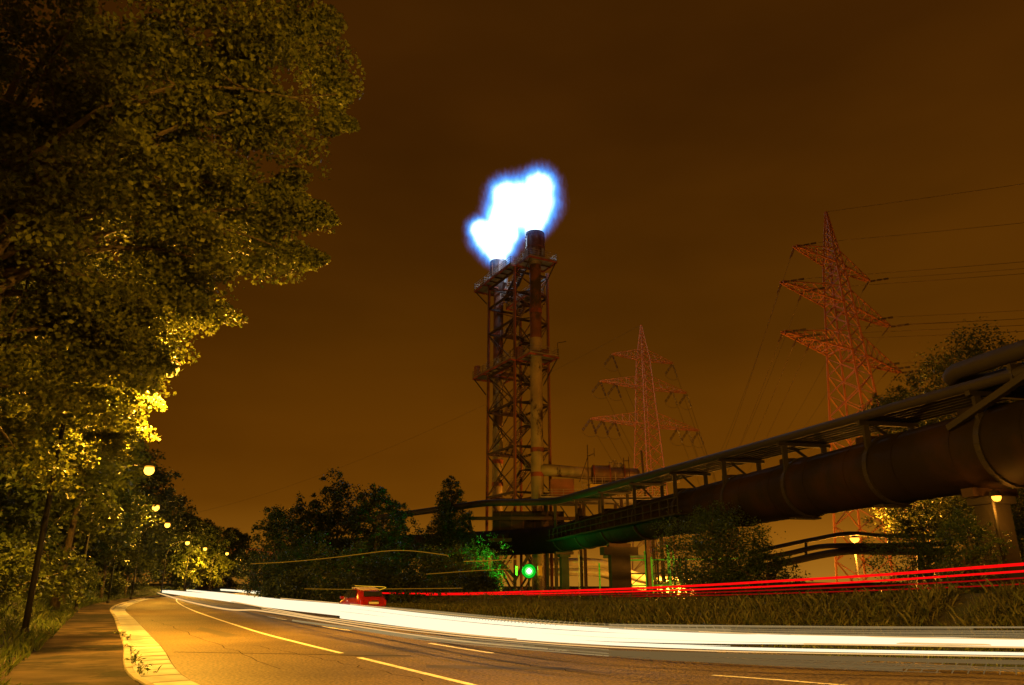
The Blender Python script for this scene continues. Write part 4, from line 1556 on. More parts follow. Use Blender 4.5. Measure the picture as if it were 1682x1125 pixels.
for s in (-1, 1):
    f = (0, 1, 2, 3) if s > 0 else (3, 2, 1, 0)
    MB().add([(s * 0.815, -0.25, 1.02), (s * 0.81, 0.75, 1.0), (s * 0.655, 0.40, 1.36), (s * 0.645, -0.25, 1.415)], [f]).build('side_window', M['glass'], car).modifiers.new('t', 'SOLIDIFY').thickness = 0.03
    MB().add([(s * 0.815, -1.15, 1.04), (s * 0.815, -0.35, 1.02), (s * 0.645, -0.35, 1.41), (s * 0.65, -0.95, 1.37)], [f]).build('quarter_window', M['glass'], car).modifiers.new('t', 'SOLIDIFY').thickness = 0.03
    MB().box((s * 0.62, -1.70, 0.80), (0.13, 0.07, 0.26)).build('tail_light', M['tail'], car)
    MB().box((s * 0.89, 0.55, 1.02), (0.18, 0.12, 0.13)).build('mirror', M['red'], car)
    MB().box((s * 0.826, -0.15, 0.86), (0.02, 0.16, 0.03)).build('door_handle', M['chrome'], car)
    for yy in (-1.12, 1.15):
        w = MB().lathe([(0.2, -0.09), (0.29, -0.09), (0.3, -0.05), (0.3, 0.05), (0.29, 0.09), (0.2, 0.09)], (s * 0.74, yy, 0.30), 20, ((0, 1, 0), (0, 0, 1), (1, 0, 0))).build('tyre', M['tyre'], car)
        MB().lathe([(0.0, 0.07 * s), (0.08, 0.07 * s), (0.2, 0.04 * s)], (s * 0.74, yy, 0.30), 14, ((0, 1, 0), (0, 0, 1), (1, 0, 0))).build('rim', M['chrome'], w)
MB().box((0, -1.765, 0.78), (0.56, 0.03, 0.14)).build('plate_frame', M['black'], car)
MB().box((0, -1.785, 0.78), (0.52, 0.015, 0.11)).build('number_plate', M['plate'], car)
MB().box((0.05, -1.74, 0.89), (0.34, 0.03, 0.035)).build('trim_bar', M['chrome'], car)
MB().box((0, -1.76, 0.42), (1.25, 0.1, 0.16)).build('bumper', M['red'], car)

# ------------------------------------------------------------------ light traces of the traffic, built as glowing tubes along the lanes
def trace(pxs, z, r, m, label, group, name='light_trace', rv=None, step=0.8, taper=0):
    pts = smooth([tuple(ground(px, py, z)) for px, py in pxs], step)
    r = r * np.clip(0.62 + (pts[:, 1] - 12.5) / 38, 0.6, 2.8)
    if taper:
        d_ = np.r_[0, np.cumsum(np.linalg.norm(np.diff(pts, axis=0), axis=1))]
        r = r * np.clip((d_[-1] - d_) / taper, 0.03, 1) ** 0.7
    o = MB().tube(pts, r, 8)
    if rv:
        vv = np.array(o.v)
        zc = z
        vv[:, 2] = zc + (vv[:, 2] - zc) * rv
        o.v = [tuple(p) for p in vv]
    c = pts[len(pts) // 2]
    return tag(o.build(name, M[m], origin=tuple(c), smooth=True), label, 'light trail', group)


HG = 'white headlight trails along the near road'
trace([(243, 966.8), (300, 969), (390, 978.5), (468, 987), (558, 995.5), (640, 1003), (700, 1008)], 0.72, 0.05, 'white_trail', 'short top strand of the white headlight trails towards the bend', HG, taper=20)
trace([(243, 967.6), (330, 976), (430, 984.5), (560, 995), (700, 1011), (850, 1025), (1000, 1035), (1200, 1044), (1400, 1049), (1560, 1050.5), (1682, 1054), (1760, 1056)], 0.66, 0.060, 'white_trail', 'uppermost broad white headlight trail', HG)
trace([(244, 968.2), (330, 977.5), (430, 989), (560, 1001), (700, 1018), (850, 1033), (1000, 1043), (1200, 1050), (1400, 1053.5), (1560, 1055), (1682, 1058.5), (1760, 1061)], 0.66, 0.064, 'white_trail', 'thick second white headlight trail', HG)
trace([(245, 968.8), (330, 979), (430, 993), (560, 1008), (700, 1025), (850, 1040), (1000, 1050.5), (1200, 1056), (1320, 1057.5)], 0.66, 0.072, 'white_trail', 'central white headlight trail tapering out half way across', HG, taper=6)
trace([(850, 1048), (1000, 1057.5), (1200, 1065), (1450, 1070), (1682, 1074), (1760, 1075)], 0.66, 0.034, 'white_trail', 'separate lowest white trail at the right edge', HG)
trace([(560, 1013.5), (700, 1031), (850, 1046), (1000, 1056), (1200, 1061)], 0.66, 0.045, 'white_trail', 'white trail close under the central trail', HG, taper=5)
trace([(246, 969.5), (313, 989), (427, 1003), (551, 1023), (620, 1034), (699, 1045.5), (790, 1056), (900, 1065)], 0.45, 0.026, 'warm_trail', 'thin lower cream trail nearest the lane dashes', HG, taper=16)
trace([(247, 967.2), (300, 966.8), (360, 968.6), (426, 973.4)], 0.66, 0.07, 'white_trail', 'short far white trail returning right behind the bend', HG)
trace([(300, 972), (430, 997), (560, 1018), (700, 1035), (850, 1050), (1000, 1061)], 0.60, 0.018, 'warm_trail', 'thin cream trail under the central trail', HG, taper=5)

trace([(245, 966.0), (330, 971), (430, 980), (560, 991), (700, 1005.5), (850, 1020), (1000, 1030), (1200, 1039.5), (1400, 1045), (1682, 1050), (1760, 1052)], 0.70, 0.014, 'warm_trail', 'warm orange rim along the top of the white trails', HG)
trace([(430, 1000), (560, 1021), (700, 1038.5), (850, 1053), (1000, 1063), (1200, 1070), (1450, 1074.5), (1760, 1080)], 0.58, 0.014, 'warm_trail', 'warm orange rim along the bottom of the white trails', HG)
for k_, (f_, lab_) in enumerate(((0.35, 'upper cream streak inside the white trails at right'), (0.62, 'lower cream streak inside the white trails at right'))):
    q0_ = [(700, 1012), (850, 1026), (1000, 1037), (1200, 1046), (1400, 1050.5), (1682, 1055.5), (1760, 1058)]
    q1_ = [(700, 1030), (850, 1044), (1000, 1055), (1200, 1061), (1400, 1063.5), (1682, 1068), (1760, 1070)]
    trace([(a_[0], a_[1] * (1 - f_) + b_[1] * f_) for a_, b_ in zip(q0_, q1_)], 0.64, 0.02, 'warm_trail', lab_, HG)


def ghost(label, tops, bots, count, m, ticks=0, z=0.5, r=0.007, seed=0):
    """flicker of dim lamps: many hair-thin streaks between two lines, with slanting ticks"""
    rg = np.random.default_rng(seed)
    A = smooth([tuple(ground(px, py, z)) for px, py in tops], 0.5)
    B = smooth([tuple(ground(px, py, z)) for px, py in bots], 0.5)
    A, B = resample(A, 0.5), resample(B, 0.5)
    n_ = min(len(A), len(B))
    A, B = A[np.linspace(0, len(A) - 1, n_).astype(int)], B[np.linspace(0, len(B) - 1, n_).astype(int)]
    root = thing('light_trace', label, 'light trail', tuple(A[n_ // 2]), group='dim flickering fringes of the white trails')
    mb = MB()
    for k in range(count):
        f = (k + rg.uniform(0.1, 0.9)) / count
        i0, i1 = sorted(rg.integers(0, n_, 2))
        if i1 - i0 < n_ * 0.4:
            i0, i1 = 0, n_
        mb.tube((A * (1 - f) + B * f)[i0:i1], r * rg.uniform(0.5, 1.4), 4)
    o = mb.build('streaks', M[m], root)
    o['kind'] = 'stuff'
    if ticks:
        mb = MB()
        T = resample(A, np.linalg.norm(np.diff(A, axis=0), axis=1).sum() / ticks)
        T2 = resample(B, np.linalg.norm(np.diff(B, axis=0), axis=1).sum() / ticks)
        for i in range(min(len(T), len(T2)) - 1):
            mb.bar(T[i], T2[i] * 0.6 + T2[i + 1] * 0.4, r * 1.6)
        o = mb.build('ticks', M[m], root)
        o['kind'] = 'stuff'
    return root


ghost('dim comb of flicker along the top edge of the white trails', [(600, 994), (700, 1002), (850, 1015), (1000, 1024), (1200, 1029)],
      [(600, 997), (700, 1009), (850, 1023), (1000, 1031), (1200, 1038)], 3, 'ghost2', 120, 0.7, 0.008, 1)
ghost('dim striped haze of streaks above the white trails at right', [(1000, 1025), (1200, 1027), (1450, 1029), (1740, 1029)],
      [(1000, 1033), (1200, 1042), (1450, 1046), (1740, 1049)], 9, 'ghost2', 0, 0.7, 0.006, 2)
ghost('dim striped haze with slanting ticks below the white trails at right', [(860, 1058), (1000, 1068), (1200, 1073), (1450, 1080), (1740, 1086)],
      [(860, 1062), (1000, 1078), (1200, 1090), (1450, 1102), (1740, 1110)], 16, 'ghost', 46, 0.40, 0.007, 3)
ghost('pale grey fringe below the central white trail', [(480, 1018), (600, 1033), (700, 1043), (850, 1055), (1000, 1067)],
      [(480, 1020), (600, 1037), (700, 1052), (850, 1066), (1000, 1078)], 9, 'ghost2', 0, 0.40, 0.009, 4)
RG = 'red tail light trails beyond the median'


def red_trace(pxs, r, m, label):
    pts = smooth([tuple(at(px, py, Y)) for px, py, Y in pxs], 1.0)
    return tag(MB().tube(pts, r, 8).build('light_trace', M[m], origin=tuple(pts[len(pts) // 2]), smooth=True), label, 'light trail', RG)


red_trace([(618, 974, 61), (730, 975, 56), (860, 972, 50), (1000, 968, 44), (1150, 961.5, 39), (1300, 953, 35), (1450, 944, 31.5), (1600, 932.5, 28.5), (1682, 926.5, 27), (1740, 922, 26)], 0.052, 'red_trail', 'topmost and thickest red tail light trail')
red_trace([(700, 977, 57), (860, 975.5, 50), (1000, 972.5, 44), (1150, 968, 39), (1300, 961.5, 35), (1450, 953.5, 31.5), (1600, 943.5, 28.5), (1682, 938, 27), (1740, 934, 26)], 0.038, 'red_trail', 'second red tail light trail from the top')
red_trace([(860, 978, 50), (1000, 976.5, 44), (1150, 973.5, 39), (1300, 968, 35), (1450, 962, 31.5), (1600, 954, 28.5), (1682, 949, 27), (1740, 946, 26)], 0.026, 'red_dim', 'third, dimmer red tail light trail')
red_trace([(1000, 980, 44), (1150, 978, 39), (1300, 974, 35), (1450, 969, 31.5), (1600, 963, 28.5), (1682, 959, 27), (1740, 956, 26)], 0.022, 'red_dim', 'lowest dim red tail light trail just above the weeds')
AG = 'thin amber streaks in front of the right hand trees'


def amber(pxs, r, m, label):
    pts = smooth([tuple(at(px, py, Y)) for px, py, Y in pxs], 0.6)
    return tag(MB().tube(pts, r, 6).build('light_trace', M[m], origin=tuple(pts[len(pts) // 2]), smooth=True), label, 'light trail', AG)


amber([(412, 926, 60), (470, 923, 58), (540, 916.5, 56), (600, 909, 54), (640, 904.5, 53), (680, 905, 52), (735, 912, 51)], 0.025, 'amber_trail', 'long wavy amber streak across the dark tree mass')
amber([(762, 922, 52), (800, 921, 51), (850, 918, 50)], 0.03, 'amber_trail', 'short bright amber streak left of the green floodlight')
amber([(700, 943, 52), (770, 938, 51), (850, 934, 50)], 0.02, 'amber_trail', 'straight amber streak just below the short bright one')
amber([(500, 967, 50), (575, 968, 49), (610, 967.5, 48.5), (760, 966, 48)], 0.018, 'amber_trail', 'faint level amber streak behind the red car roof')
amber([(583, 962, 44), (605, 963, 43.6), (626, 963.6, 43.2), (634, 965, 43), (626, 968, 42.8), (616, 972, 42.6), (611, 973.2, 42.5)], 0.018, 'amber_bright', 'hooked bright amber streak over the red car roof')

# ------------------------------------------------------------------ embankment with the side road that the red trails follow
eq = [at(px, py, Y) for px, py, Y in ((560, 974, 66), (618, 974, 61), (730, 975, 56), (860, 972, 50), (1000, 968, 44), (1150, 961.5, 39), (1300, 953, 35), (1450, 944, 31.5), (1600, 932.5, 28.5), (1740, 922, 26))]
eb3 = smooth([tuple(p) for p in eq] + [(24.5, 16.0, 2.7)], 1.0)
eb = eb3[:, :2]
ebz = np.maximum(0.0, eb3[:, 2] - 0.95)
eL, eR = offset(eb, -3.2), offset(eb, 3.2)
tag(MB().strip([(p[0], p[1], z) for p, z in zip(eL, ebz)], [(p[0], p[1], z) for p, z in zip(eR, ebz)]).build('side_road', M['asphalt']), kind='structure')
e1, e2 = offset(eb, 6.5), offset(eb, -6.5)
tag(MB().strip([(p[0], p[1], z - 0.01) for p, z in zip(eR, ebz)], [(p[0], p[1], -0.045) for p in e1])
    .strip([(p[0], p[1], -0.045) for p in e2], [(p[0], p[1], z - 0.01) for p, z in zip(eL, ebz)]).build('embankment', M['earth']), kind='structure')

# ------------------------------------------------------------------ trees
def L(px, py, Y, r, sq=(1, 1, 1)):
    p = at(px, py, Y)
    return (tuple(p), (r * sq[0], r * sq[1], r * sq[2]))


# the big tree leaning over the pavement at the left
near_lobes = [L(455, 60, 17, 1.55), L(530, 130, 17.5, 0.85), L(555, 150, 17.5, 0.45), L(535, 35, 17.5, 0.35), L(545, 200, 17.5, 0.4), L(500, 345, 18.5, 0.45), L(495, 425, 19, 0.4), L(330, 60, 16, 1.9), L(180, 60, 15, 2.2), L(40, 120, 15, 2.6), L(470, 165, 17, 1.2),
              L(370, 210, 17, 1.6), L(240, 230, 16, 2.1), L(80, 300, 16, 2.6), L(450, 330, 18.5, 0.95), L(390, 320, 18, 1.3), L(290, 350, 18, 1.7),
              L(160, 420, 18, 2.3), L(430, 420, 19, 0.95), L(350, 440, 19, 1.3), L(240, 500, 19, 1.7), L(50, 520, 18, 2.6), L(330, 510, 20, 0.9), L(150, 590, 20, 1.9),
              L(255, 590, 21, 0.9), L(30, 660, 20, 2.0), L(200, 640, 21, 1.1),
              L(195, 700, 23.5, 0.8), L(145, 715, 25, 0.9), L(215, 655, 24, 0.7), L(120, 650, 22, 0.9), L(90, 560, 22, 2.2), L(200, 470, 22, 2.2), L(60, 380, 21, 2.4), L(250, 330, 21, 2.0), L(60, 200, 20, 2.4), L(230, 150, 20, 2.2), L(360, 130, 20, 1.8),
              ((-2.6, 5.8, 9.5), (1.4, 0.9, 0.7)), ((-5.0, 6.5, 9.8), (1.8, 1.1, 0.9))]  # lobes added above the view to block the nearest lamp's light
nb = road_pt(17, 0.9)
nb = Vector((-14.6, 16.2, 0.8))
tree('roadside_tree', 'huge leafy tree filling the upper left, overhanging the pavement', nb, near_lobes, 140000, 0.125, M['leaf'], 1, 0.34, trunk_top=15.5,
     lean=(1.2, 1.0), limbs=30, clump=0.25, per=110, shell=0.30, aspect=0.75, up=0.2, boughs=True)


def roundtree(name, label, base, h, r, n, leaf, m, seed, z0=0.32, **k):
    rng = np.random.default_rng(seed + 500)
    base = Vector(base)
    lobes = []
    nl = k.pop('nl', 9)
    for i in range(nl):
        t = (i + 0.5) / nl
        z = base.z + h * (z0 + (0.93 - z0) * t)
        env = math.sin(math.pi * (0.16 + 0.74 * t)) ** 0.8
        a = i * 2.4 + rng.random()
        q = r * env * rng.uniform(0.3, 0.62)
        lr = r * rng.uniform(0.36, 0.55) * (0.55 + 0.45 * env)
        lobes.append(((base.x + math.cos(a) * q, base.y + math.sin(a) * q, min(z, base.z + h - lr * 0.8)), (lr, lr, lr * 0.85)))
    return tree(name, label, base, lobes, n, leaf, m, seed, **k)


LG = 'trees along the left pavement'
T = [  # Y, offset left of pavement, height, crown radius, leaves, label
    (44, 0.7, 14.5, 4.4, 15000, 'roadside tree with the thickest bare slanting trunk beside the pavement'),
    (55, 0.9, 14.0, 4.6, 14000, 'roadside tree with a slim trunk, second along the pavement edge'),
    (67, 0.8, 14.0, 4.8, 13000, 'roadside tree with a thin trunk, third along the pavement edge'),
    (83, 0.6, 13.0, 4.8, 12000, 'roadside tree left of the first visible lamp pole, lit yellow'),
    (104, 0.4, 11.0, 4.6, 11000, 'roadside tree behind the curved lamp arm, lit from above'),
    (150, -1.6, 8.8, 4.4, 9000, 'round tree brightly lit yellow under a small street lamp'),
    (174, -1.8, 8.6, 4.2, 8000, 'far small tree lit yellow near the end of the lamp row'),
    (31, 4.0, 17.0, 5.0, 15000, 'dark tree mass behind the slanting trunk at the left edge'),
    (46, 5.0, 19.0, 6.0, 15000, 'dark tall tree in the second row behind the slim trunk'),
    (62, 4.5, 20.0, 6.2, 15000, 'dark tall tree in the second row behind the third trunk'),
    (80, 3.6, 20.5, 6.8, 15000, 'tall dark tree rising behind the brightest clear street lamp'),
    (103, 2.4, 21.0, 7.4, 15000, 'tall dark tree behind the third and fourth street lamps'),
    (124, 2.2, 19.0, 7.4, 13000, 'dark tree beyond the curved lamp arm, sloping skyline'),
    (148, 2.4, 17.5, 7.4, 13000, 'dark tree above the round lit tree in the left skyline'),
    (174, 2.4, 16.5, 7.4, 12000, 'dark far tree between the two smallest lit trees'),
    (202, 2.0, 15.0, 7.0, 11000, 'last dark tree of the left row beside the far bridge'),
]
for i, (Y, d, h, r, nl, lab) in enumerate(T):
    b = road_pt(Y, d, max(0.1, bank_z(max(0, d))) if d > 0 else 0.1)
    lean = (0.9, 0) if i == 0 else (0.3, 0)
    roundtree('roadside_tree', lab, b, h, r, nl, 0.21 + Y * 0.0022, M['leaf2'] if i < 7 else M['leaf_dark'], 20 + i, z0=0.34 if i < 5 else (0.22 if i < 7 else 0.14),
              trunk_r=0.24 if i == 0 else 0.17, trunk_top=b.z + h * 0.8, lean=lean, group=LG, limbs=8, clump=0.36, per=55, nl=9 if i < 7 else 13, shell=0.3)


def bush(name, label, px, pyb, pyt, Y, wpx, n, leaf, m, seed, group=None, z0=None):
    rng = np.random.default_rng(seed)
    b = at(px, pyb, Y)
    z0 = 0.0 if z0 is None else z0
    t = at(px, pyt, Y)
    w = wpx / 2 * Y * 0.97 / F_PX
    h = t.z - z0
    lobes = []
    for i in range(8):
        lr = h * rng.uniform(0.28, 0.42)
        lobes.append(((b.x + rng.uniform(-1, 1) * w * 0.75, Y + rng.uniform(-1, 1) * w * 0.5, z0 + rng.uniform(0.25, 0.68) * h), (min(lr, w * .6) * 1.2, min(lr, w * .6) * 1.2, lr)))
    root = thing(name, label, 'bush', (b.x, Y, z0), group=group)
    st_ = MB()
    for i in range(7):
        c = lobes[i % 8][0]
        st_.tube([(b.x + rng.normal() * 0.15, Y + rng.normal() * 0.15, z0 - 0.1), ((b.x + c[0]) / 2, (Y + c[1]) / 2, z0 + (c[2] - z0) * 0.55), c], [0.05, 0.035, 0.012], 5)
    st_.build('stem', M['bark'], root)
    V = leaf_quads(clump_points(lobes, n, rng, 0.36, 45, 0.3), leaf, rng, 0.4, 0.6)
    mesh_np('foliage', V, 4, m, root, (b.x, Y, z0))
    return root


BG = 'bushes under the left trees'
for i, (Y, d, h, lab) in enumerate(((30, 2.8, 2.6, 'low bush at the foot of the left edge trees'), (39, 2.6, 2.4, 'low bush left of the slanting trunk, partly lit'),
                                    (48, 2.4, 2.6, 'low bush between the first two pavement trunks'), (60, 2.2, 2.6, 'low bush right of the second trunk, lit yellow'),
                                    (74, 2.2, 2.8, 'low bush right of the third trunk, lit yellow'), (92, 2.2, 2.8, 'low bush by the first lamp poles'),
                                    (112, 2.2, 3.0, 'low bush behind the foot of the curved lamp'))):
    p = road_pt(Y, d)
    q = 841 + p.x * F_PX / (Y * math.cos(TILT))
    rng = np.random.default_rng(300 + i)
    root = thing('bush', lab, 'bush', p, group=BG)
    lobes = [((p.x + rng.uniform(-2.4, 2.4), p.y + rng.uniform(-2.4, 2.4), p.z + rng.uniform(0.25, 0.6) * h), (h * 0.45,) * 3) for _ in range(7)]
    st_ = MB()
    for c, _ in lobes:
        st_.tube([p - Vector((0, 0, 0.1)), (p + Vector(c)) / 2, c], [0.05, 0.03, 0.01], 5)
    st_.build('stem', M['bark'], root)
    mesh_np('foliage', leaf_quads(clump_points(lobes, 4200, rng, 0.38, 45, 0.2), 0.16 + Y * 0.0012, rng, 0.4), 4, M['leaf2'], root, tuple(p))

RT = 'dark trees right of the road'
for i, (px, pyt, Y, wpx, nl, lab) in enumerate((
        (452, 832, 84, 105, 11000, 'leftmost dark tree of the clump right of the road'),
        (497, 806, 88, 110, 11000, 'second dark tree of the right clump, stepping up from the leftmost'),
        (548, 776, 90, 120, 14000, 'tallest ragged dark tree in the middle of the right clump'),
        (612, 797, 86, 110, 12000, 'broad dark tree on the right shoulder of the clump'),
        (648, 818, 92, 80, 9000, 'rightmost dark tree of the clump, beside the open sky'))):
    p = at(px, 960, Y)
    h = at(px, pyt, Y).z
    roundtree('dark_tree', lab, (p.x, Y, 0), h, wpx / 2 * Y / F_PX * 1.1, nl, 0.30, M['leaf_dark'], 60 + i, z0=0.12, trunk_r=0.2, group=RT, nl=13, limbs=9, clump=0.34, per=45, shell=0.3)
BR = 'bushes below the right hand trees'
for i, (px, pyt, Y, w, lab) in enumerate((
        (440, 905, 72, 70, 'bush at the left foot of the right clump'), (490, 878, 70, 80, 'tall bush below the second dark tree'),
        (550, 872, 68, 90, 'pointed tall bush below the tallest dark tree'), (610, 895, 66, 90, 'bush above the red car'),
        (670, 905, 66, 90, 'bush right of the red car below the open sky'), (735, 888, 68, 80, 'bush below the dark conifer, tinged green'),
        (800, 880, 84, 70, 'bush left of the green floodlight, lit green'), (560, 935, 58, 110, 'low bush directly behind the red car'),
        (680, 940, 60, 130, 'low bush right of the red car'), (780, 925, 62, 110, 'low bush left below the green floodlight'),
        (470, 930, 60, 90, 'low bush left of the red car'))):
    bush('bush', lab, px, 975, pyt, Y, w, 5200, 0.21, M['leaf_dark'] if i not in (2, 5, 6) else M['leaf2'], 90 + i, BR)

# dark conifer between the clump and the tower
cp = at(737, 960, 96)
ch = at(737, 778, 96).z
cl = []
for i in range(16):
    t = i / 15
    z = ch * (0.12 + 0.84 * t)
    w = 3.9 * (1 - t) ** 0.65 + 0.35
    for k in range(3):
        a = i * 1.9 + k * 2.1
        cl.append(((cp.x + math.cos(a) * w * 0.6, 96 + math.sin(a) * w * 0.6, z), (w * 0.5, w * 0.5, 0.75)))
tree('conifer_tree', 'dark pine like tree standing alone left of the tower', (cp.x, 96, 0), cl, 30000, 0.34, M['needle'], 77, 0.24, trunk_top=ch * 0.95, limbs=14, clump=0.5, per=30, shell=0.1, aspect=0.32, up=0.1)

# finely leaved trees in front of and behind the gas main
for (px, pyt, Y, wpx, nl, lab, sd, sz, zz, mm_) in (
        (1178, 828, 50, 205, 30000, 'finely leaved tree in front of the gas main, right of the broad pier', 81, 0.16, 0.10, 'leaf_fine'),
        (1262, 905, 47, 120, 9000, 'small leafy shrub like tree below the gas main, left of the trestle bridge', 82, 0.15, 0.05, 'leaf_fine'),
        (1530, 812, 47, 210, 20000, 'finely leaved tree under the gas main, left of the orange lit pier', 83, 0.14, 0.12, 'leaf_fine'),
        (1668, 800, 46, 170, 18000, 'finely leaved tree at the right edge under the gas main', 84, 0.14, 0.08, 'leaf_fine'),
        (1608, 838, 29.6, 120, 9000, 'thin leafy tree standing before the orange lit pier', 88, 0.11, 0.05, 'leaf_fine'),
        (1690, 552, 62, 380, 62000, 'tall tree rising behind the gas main at upper right', 85, 0.26, 0.30, 'leaf2'),
        (1540, 606, 66, 180, 24000, 'lower shoulder tree beside the big pylon behind the gas main', 86, 0.26, 0.30, 'leaf2')):
    p = at(px, 960, Y)
    h = at(px, pyt, Y).z
    b = Vector((p.x, Y, 0))
    roundtree('acacia_tree', lab, b, h, wpx / 2 * Y / F_PX * 1.12, nl, sz, M[mm_], sd, z0=zz, trunk_r=0.16, nl=13, limbs=16, clump=0.30, per=40, shell=0.35, aspect=0.5)

# ------------------------------------------------------------------ grass, weeds
def blades(P, h, rng, w=0.012, lean=0.5):
    N = len(P)
    a = rng.uniform(0, 2 * math.pi, N)
    t = np.stack([np.cos(a), np.sin(a), np.zeros(N)], 1)
    hh = (h * rng.uniform(0.5, 1.3, N))[:, None]
    la = rng.uniform(0, 2 * math.pi, N)
    ln = np.stack([np.cos(la), np.sin(la), np.zeros(N)], 1) * hh * rng.uniform(0, lean, N)[:, None]
    up = np.array((0, 0, 1.0)) * hh
    return np.stack([P - t * w, P + t * w, P + ln * 0.35 + up * 0.6 + t * w * 0.7, P + ln + up * 0.98], 1).reshape(-1, 3)


rng = np.random.default_rng(5)
# left bank
Pb = []
for _ in range(30000):
    i = rng.integers(18, 150)
    t = rng.random()
    d = rng.uniform(-0.35, 5.0)
    base = Gp[i] * (1 - t) + Gp[i + 1] * t
    tn = Gp[i + 1] - Gp[i]
    nn = np.array((-tn[1], tn[0])) / np.linalg.norm(tn)
    q = base + nn * d
    Pb.append((q[0], q[1], bank_z(max(0, d)) if d > 0 else 0.1))
Pb = np.array(Pb)
o = mesh_np('bank_grass', blades(Pb, 0.26, rng, 0.014, 0.9), 4, M['grass'])
tag(o, 'rough grass growing on the bank left of the pavement', 'grass', kind='stuff')
# median weeds: a dense belt of tall grass, leaves and flower stalks beyond the road
wl_ = smooth([tuple(ground(px, py))[:2] for px, py in ((1760, 1047), (1682, 1044), (1500, 1040), (1300, 1034), (1100, 1027), (900, 1017), (760, 1007), (640, 997))], 0.5)
Pw = []
for _ in range(110000):
    i = rng.integers(0, len(wl_) - 1)
    t = rng.random()
    d = rng.uniform(0, 5.0)
    p = wl_[i] * (1 - t) + wl_[i + 1] * t
    tn = wl_[i + 1] - wl_[i]
    nn = np.array((tn[1], -tn[0])) / np.linalg.norm(tn)
    q = p + nn * d
    Pw.append((q[0], q[1], 0.0))
Pw = np.array(Pw)
hh = 0.70 + 0.16 * np.sin(Pw[:, 0] * 2.3 + Pw[:, 1] * 1.1) + 0.30 * np.sin(Pw[:, 0] * 0.9) * np.sin(Pw[:, 1] * 0.7 + 1.0) + 0.016 * np.maximum(0, Pw[:, 0])
N = len(Pw)
V1 = blades(Pw[: N // 2], hh[: N // 2] * rng.uniform(0.35, 0.95, N // 2), rng, 0.006, 0.55)
o = mesh_np('weed_belt', V1, 4, M['weed'])
tag(o, 'belt of tall grass and weeds on the median beyond the white trails', 'weeds', kind='stuff')
Q = Pw[N // 2:].copy()
Q[:, 2] = rng.random(len(Q)) ** 0.7 * hh[N // 2:] * 1.05
ex = []
for k in rng.choice(N, 46, replace=False):          # leafier cushions in the belt
    rr_ = rng.uniform(0.35, 0.8)
    p_ = rng.normal(size=(420, 3)) * np.array((rr_ * 0.7, rr_ * 0.6, rr_ * 0.42)) + Pw[k] + np.array((0, 0, rr_ * 0.9))
    p_[:, 2] = np.maximum(p_[:, 2], 0.02)
    ex.append(p_)
Q = np.concatenate([Q] + ex)
o = mesh_np('weed_leaves', leaf_quads(Q, 0.075, rng, 0.4, 0.5), 4, M['weed'])
tag(o, 'leafy weeds tangled through the tall grass of the median', 'weeds', kind='stuff')
# seed stalks that stand above the belt
ks = rng.choice(N, 420, replace=False)
sv = []
for k in ks:
    b_ = Pw[k]
    h_ = hh[k] * rng.uniform(0.95, 1.35)
    tip = b_ + np.array((rng.normal() * 0.12, rng.normal() * 0.12, h_))
    for f_ in np.linspace(0.45, 1, 22):
        sv.append(b_ + (tip - b_) * f_ + rng.normal(size=3) * 0.05 * (1.25 - f_))
    for f_ in np.linspace(0.0, 0.9, 14):
        sv.append(b_ + (tip - b_) * f_)
o = mesh_np('weed_stalks', leaf_quads(np.array(sv), 0.06, rng, 0.2, 0.5), 4, M['weed'])
tag(o, 'seed stalks standing above the weeds of the median', 'weeds', kind='stuff')
# short grass between kerb and weeds
Ps = []
for _ in range(26000):
    i = rng.integers(2, 90)
    t, d = rng.random(), rng.uniform(0.15, 16)
    base = Re_[i] * (1 - t) + Re_[i + 1] * t
    tn = Re_[i + 1] - Re_[i]
    nn = np.array((tn[1], -tn[0])) / np.linalg.norm(tn)
    q = base + nn * d
    Ps.append((q[0], q[1], 0.0))
o = mesh_np('verge_grass', blades(np.array(Ps), 0.22, rng, 0.014, 0.9), 4, M['grass'])
tag(o, 'short verge grass between the far kerb and the weeds', 'grass', kind='stuff')
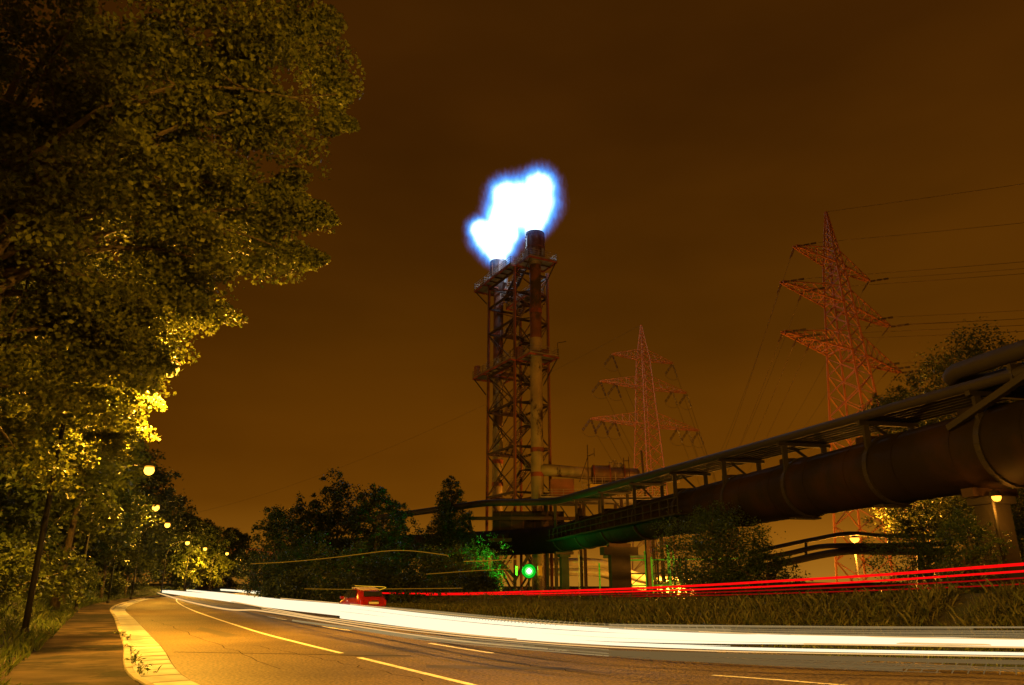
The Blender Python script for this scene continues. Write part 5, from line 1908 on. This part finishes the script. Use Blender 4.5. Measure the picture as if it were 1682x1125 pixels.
# grass on the embankment of the side road
Pe = []
for _ in range(80000):
    i = rng.integers(0, len(eb) - 1)
    sd = 1 if rng.random() < 0.8 else -1
    f = rng.random()
    e_ = (eL if sd < 0 else eR)[i]
    o_ = (e2 if sd < 0 else e1)[i]
    p = e_ * (1 - f) + o_ * f + rng.normal(size=2) * 0.3
    Pe.append((p[0], p[1], max(-0.05, (ebz[i] - 0.01) * (1 - f))))
Pe = np.array(Pe)
o = mesh_np('embankment_grass', np.concatenate([blades(Pe[:35000], 0.4, rng, 0.006, 0.7), leaf_quads(Pe[35000:] + np.array((0, 0, 0.15)), 0.12, rng, 0.4, 0.5)]), 4, M['weed'])
tag(o, 'rough grass on the low bank under the red trails', 'grass', kind='stuff')
# weeds below the gas main and along its foot
Pm = []
for _ in range(26000):
    px, Y = rng.uniform(640, 1740), rng.uniform(50, 82)
    p = at(px, 960, Y)
    Pm.append((p.x, Y, rng.random() ** 0.7 * rng.uniform(0.5, 1.6)))
o = mesh_np('undergrowth', leaf_quads(np.array(Pm), 0.2, rng, 0.3, 0.5), 4, M['leaf_dark'])
tag(o, 'dark undergrowth on the ground below the gas main', 'undergrowth', kind='stuff')

# tufts of weed in the gutter joint by the kerb
tufts = [(232, 1106, 0.24, 'largest weed tuft in the kerb joint, nearest the viewer'), (216, 1092, 0.20, 'second weed tuft in the kerb joint from the viewer'),
         (212, 1068, 0.16, 'small weed tuft midway along the kerb joint'), (207, 1050, 0.18, 'weed tuft in the kerb joint, second from the far end'),
         (196, 1044, 0.20, 'farthest weed tuft in the kerb joint'), (222, 1079, 0.14, 'weed tuft on the gutter slabs beside the kerb')]
for i, (px, py, s, lab) in enumerate(tufts):
    p = ground(px, py, 0.03)
    r_ = np.random.default_rng(700 + i)
    P = np.array(p) + r_.normal(size=(26, 3)) * np.array((s * 0.5, s * 0.5, s * 0.3)) + np.array((0, 0, s * 0.4))
    P[:, 2] = np.maximum(P[:, 2], 0.03)
    tf = thing('weed_tuft', lab, 'weed', p, group='weed tufts in the kerb joint')
    mesh_np('leaves', leaf_quads(P, 0.11, r_, 1.4, 0.5), 4, M['grass'], tf, tuple(p))
    B = np.tile(np.array(p), (30, 1)) + r_.normal(size=(30, 3)) * np.array((s * 0.3, s * 0.3, 0))
    mesh_np('stems', blades(B[:14], s * 0.7, r_, 0.004, 0.8), 4, M['grass'], tf, tuple(p))
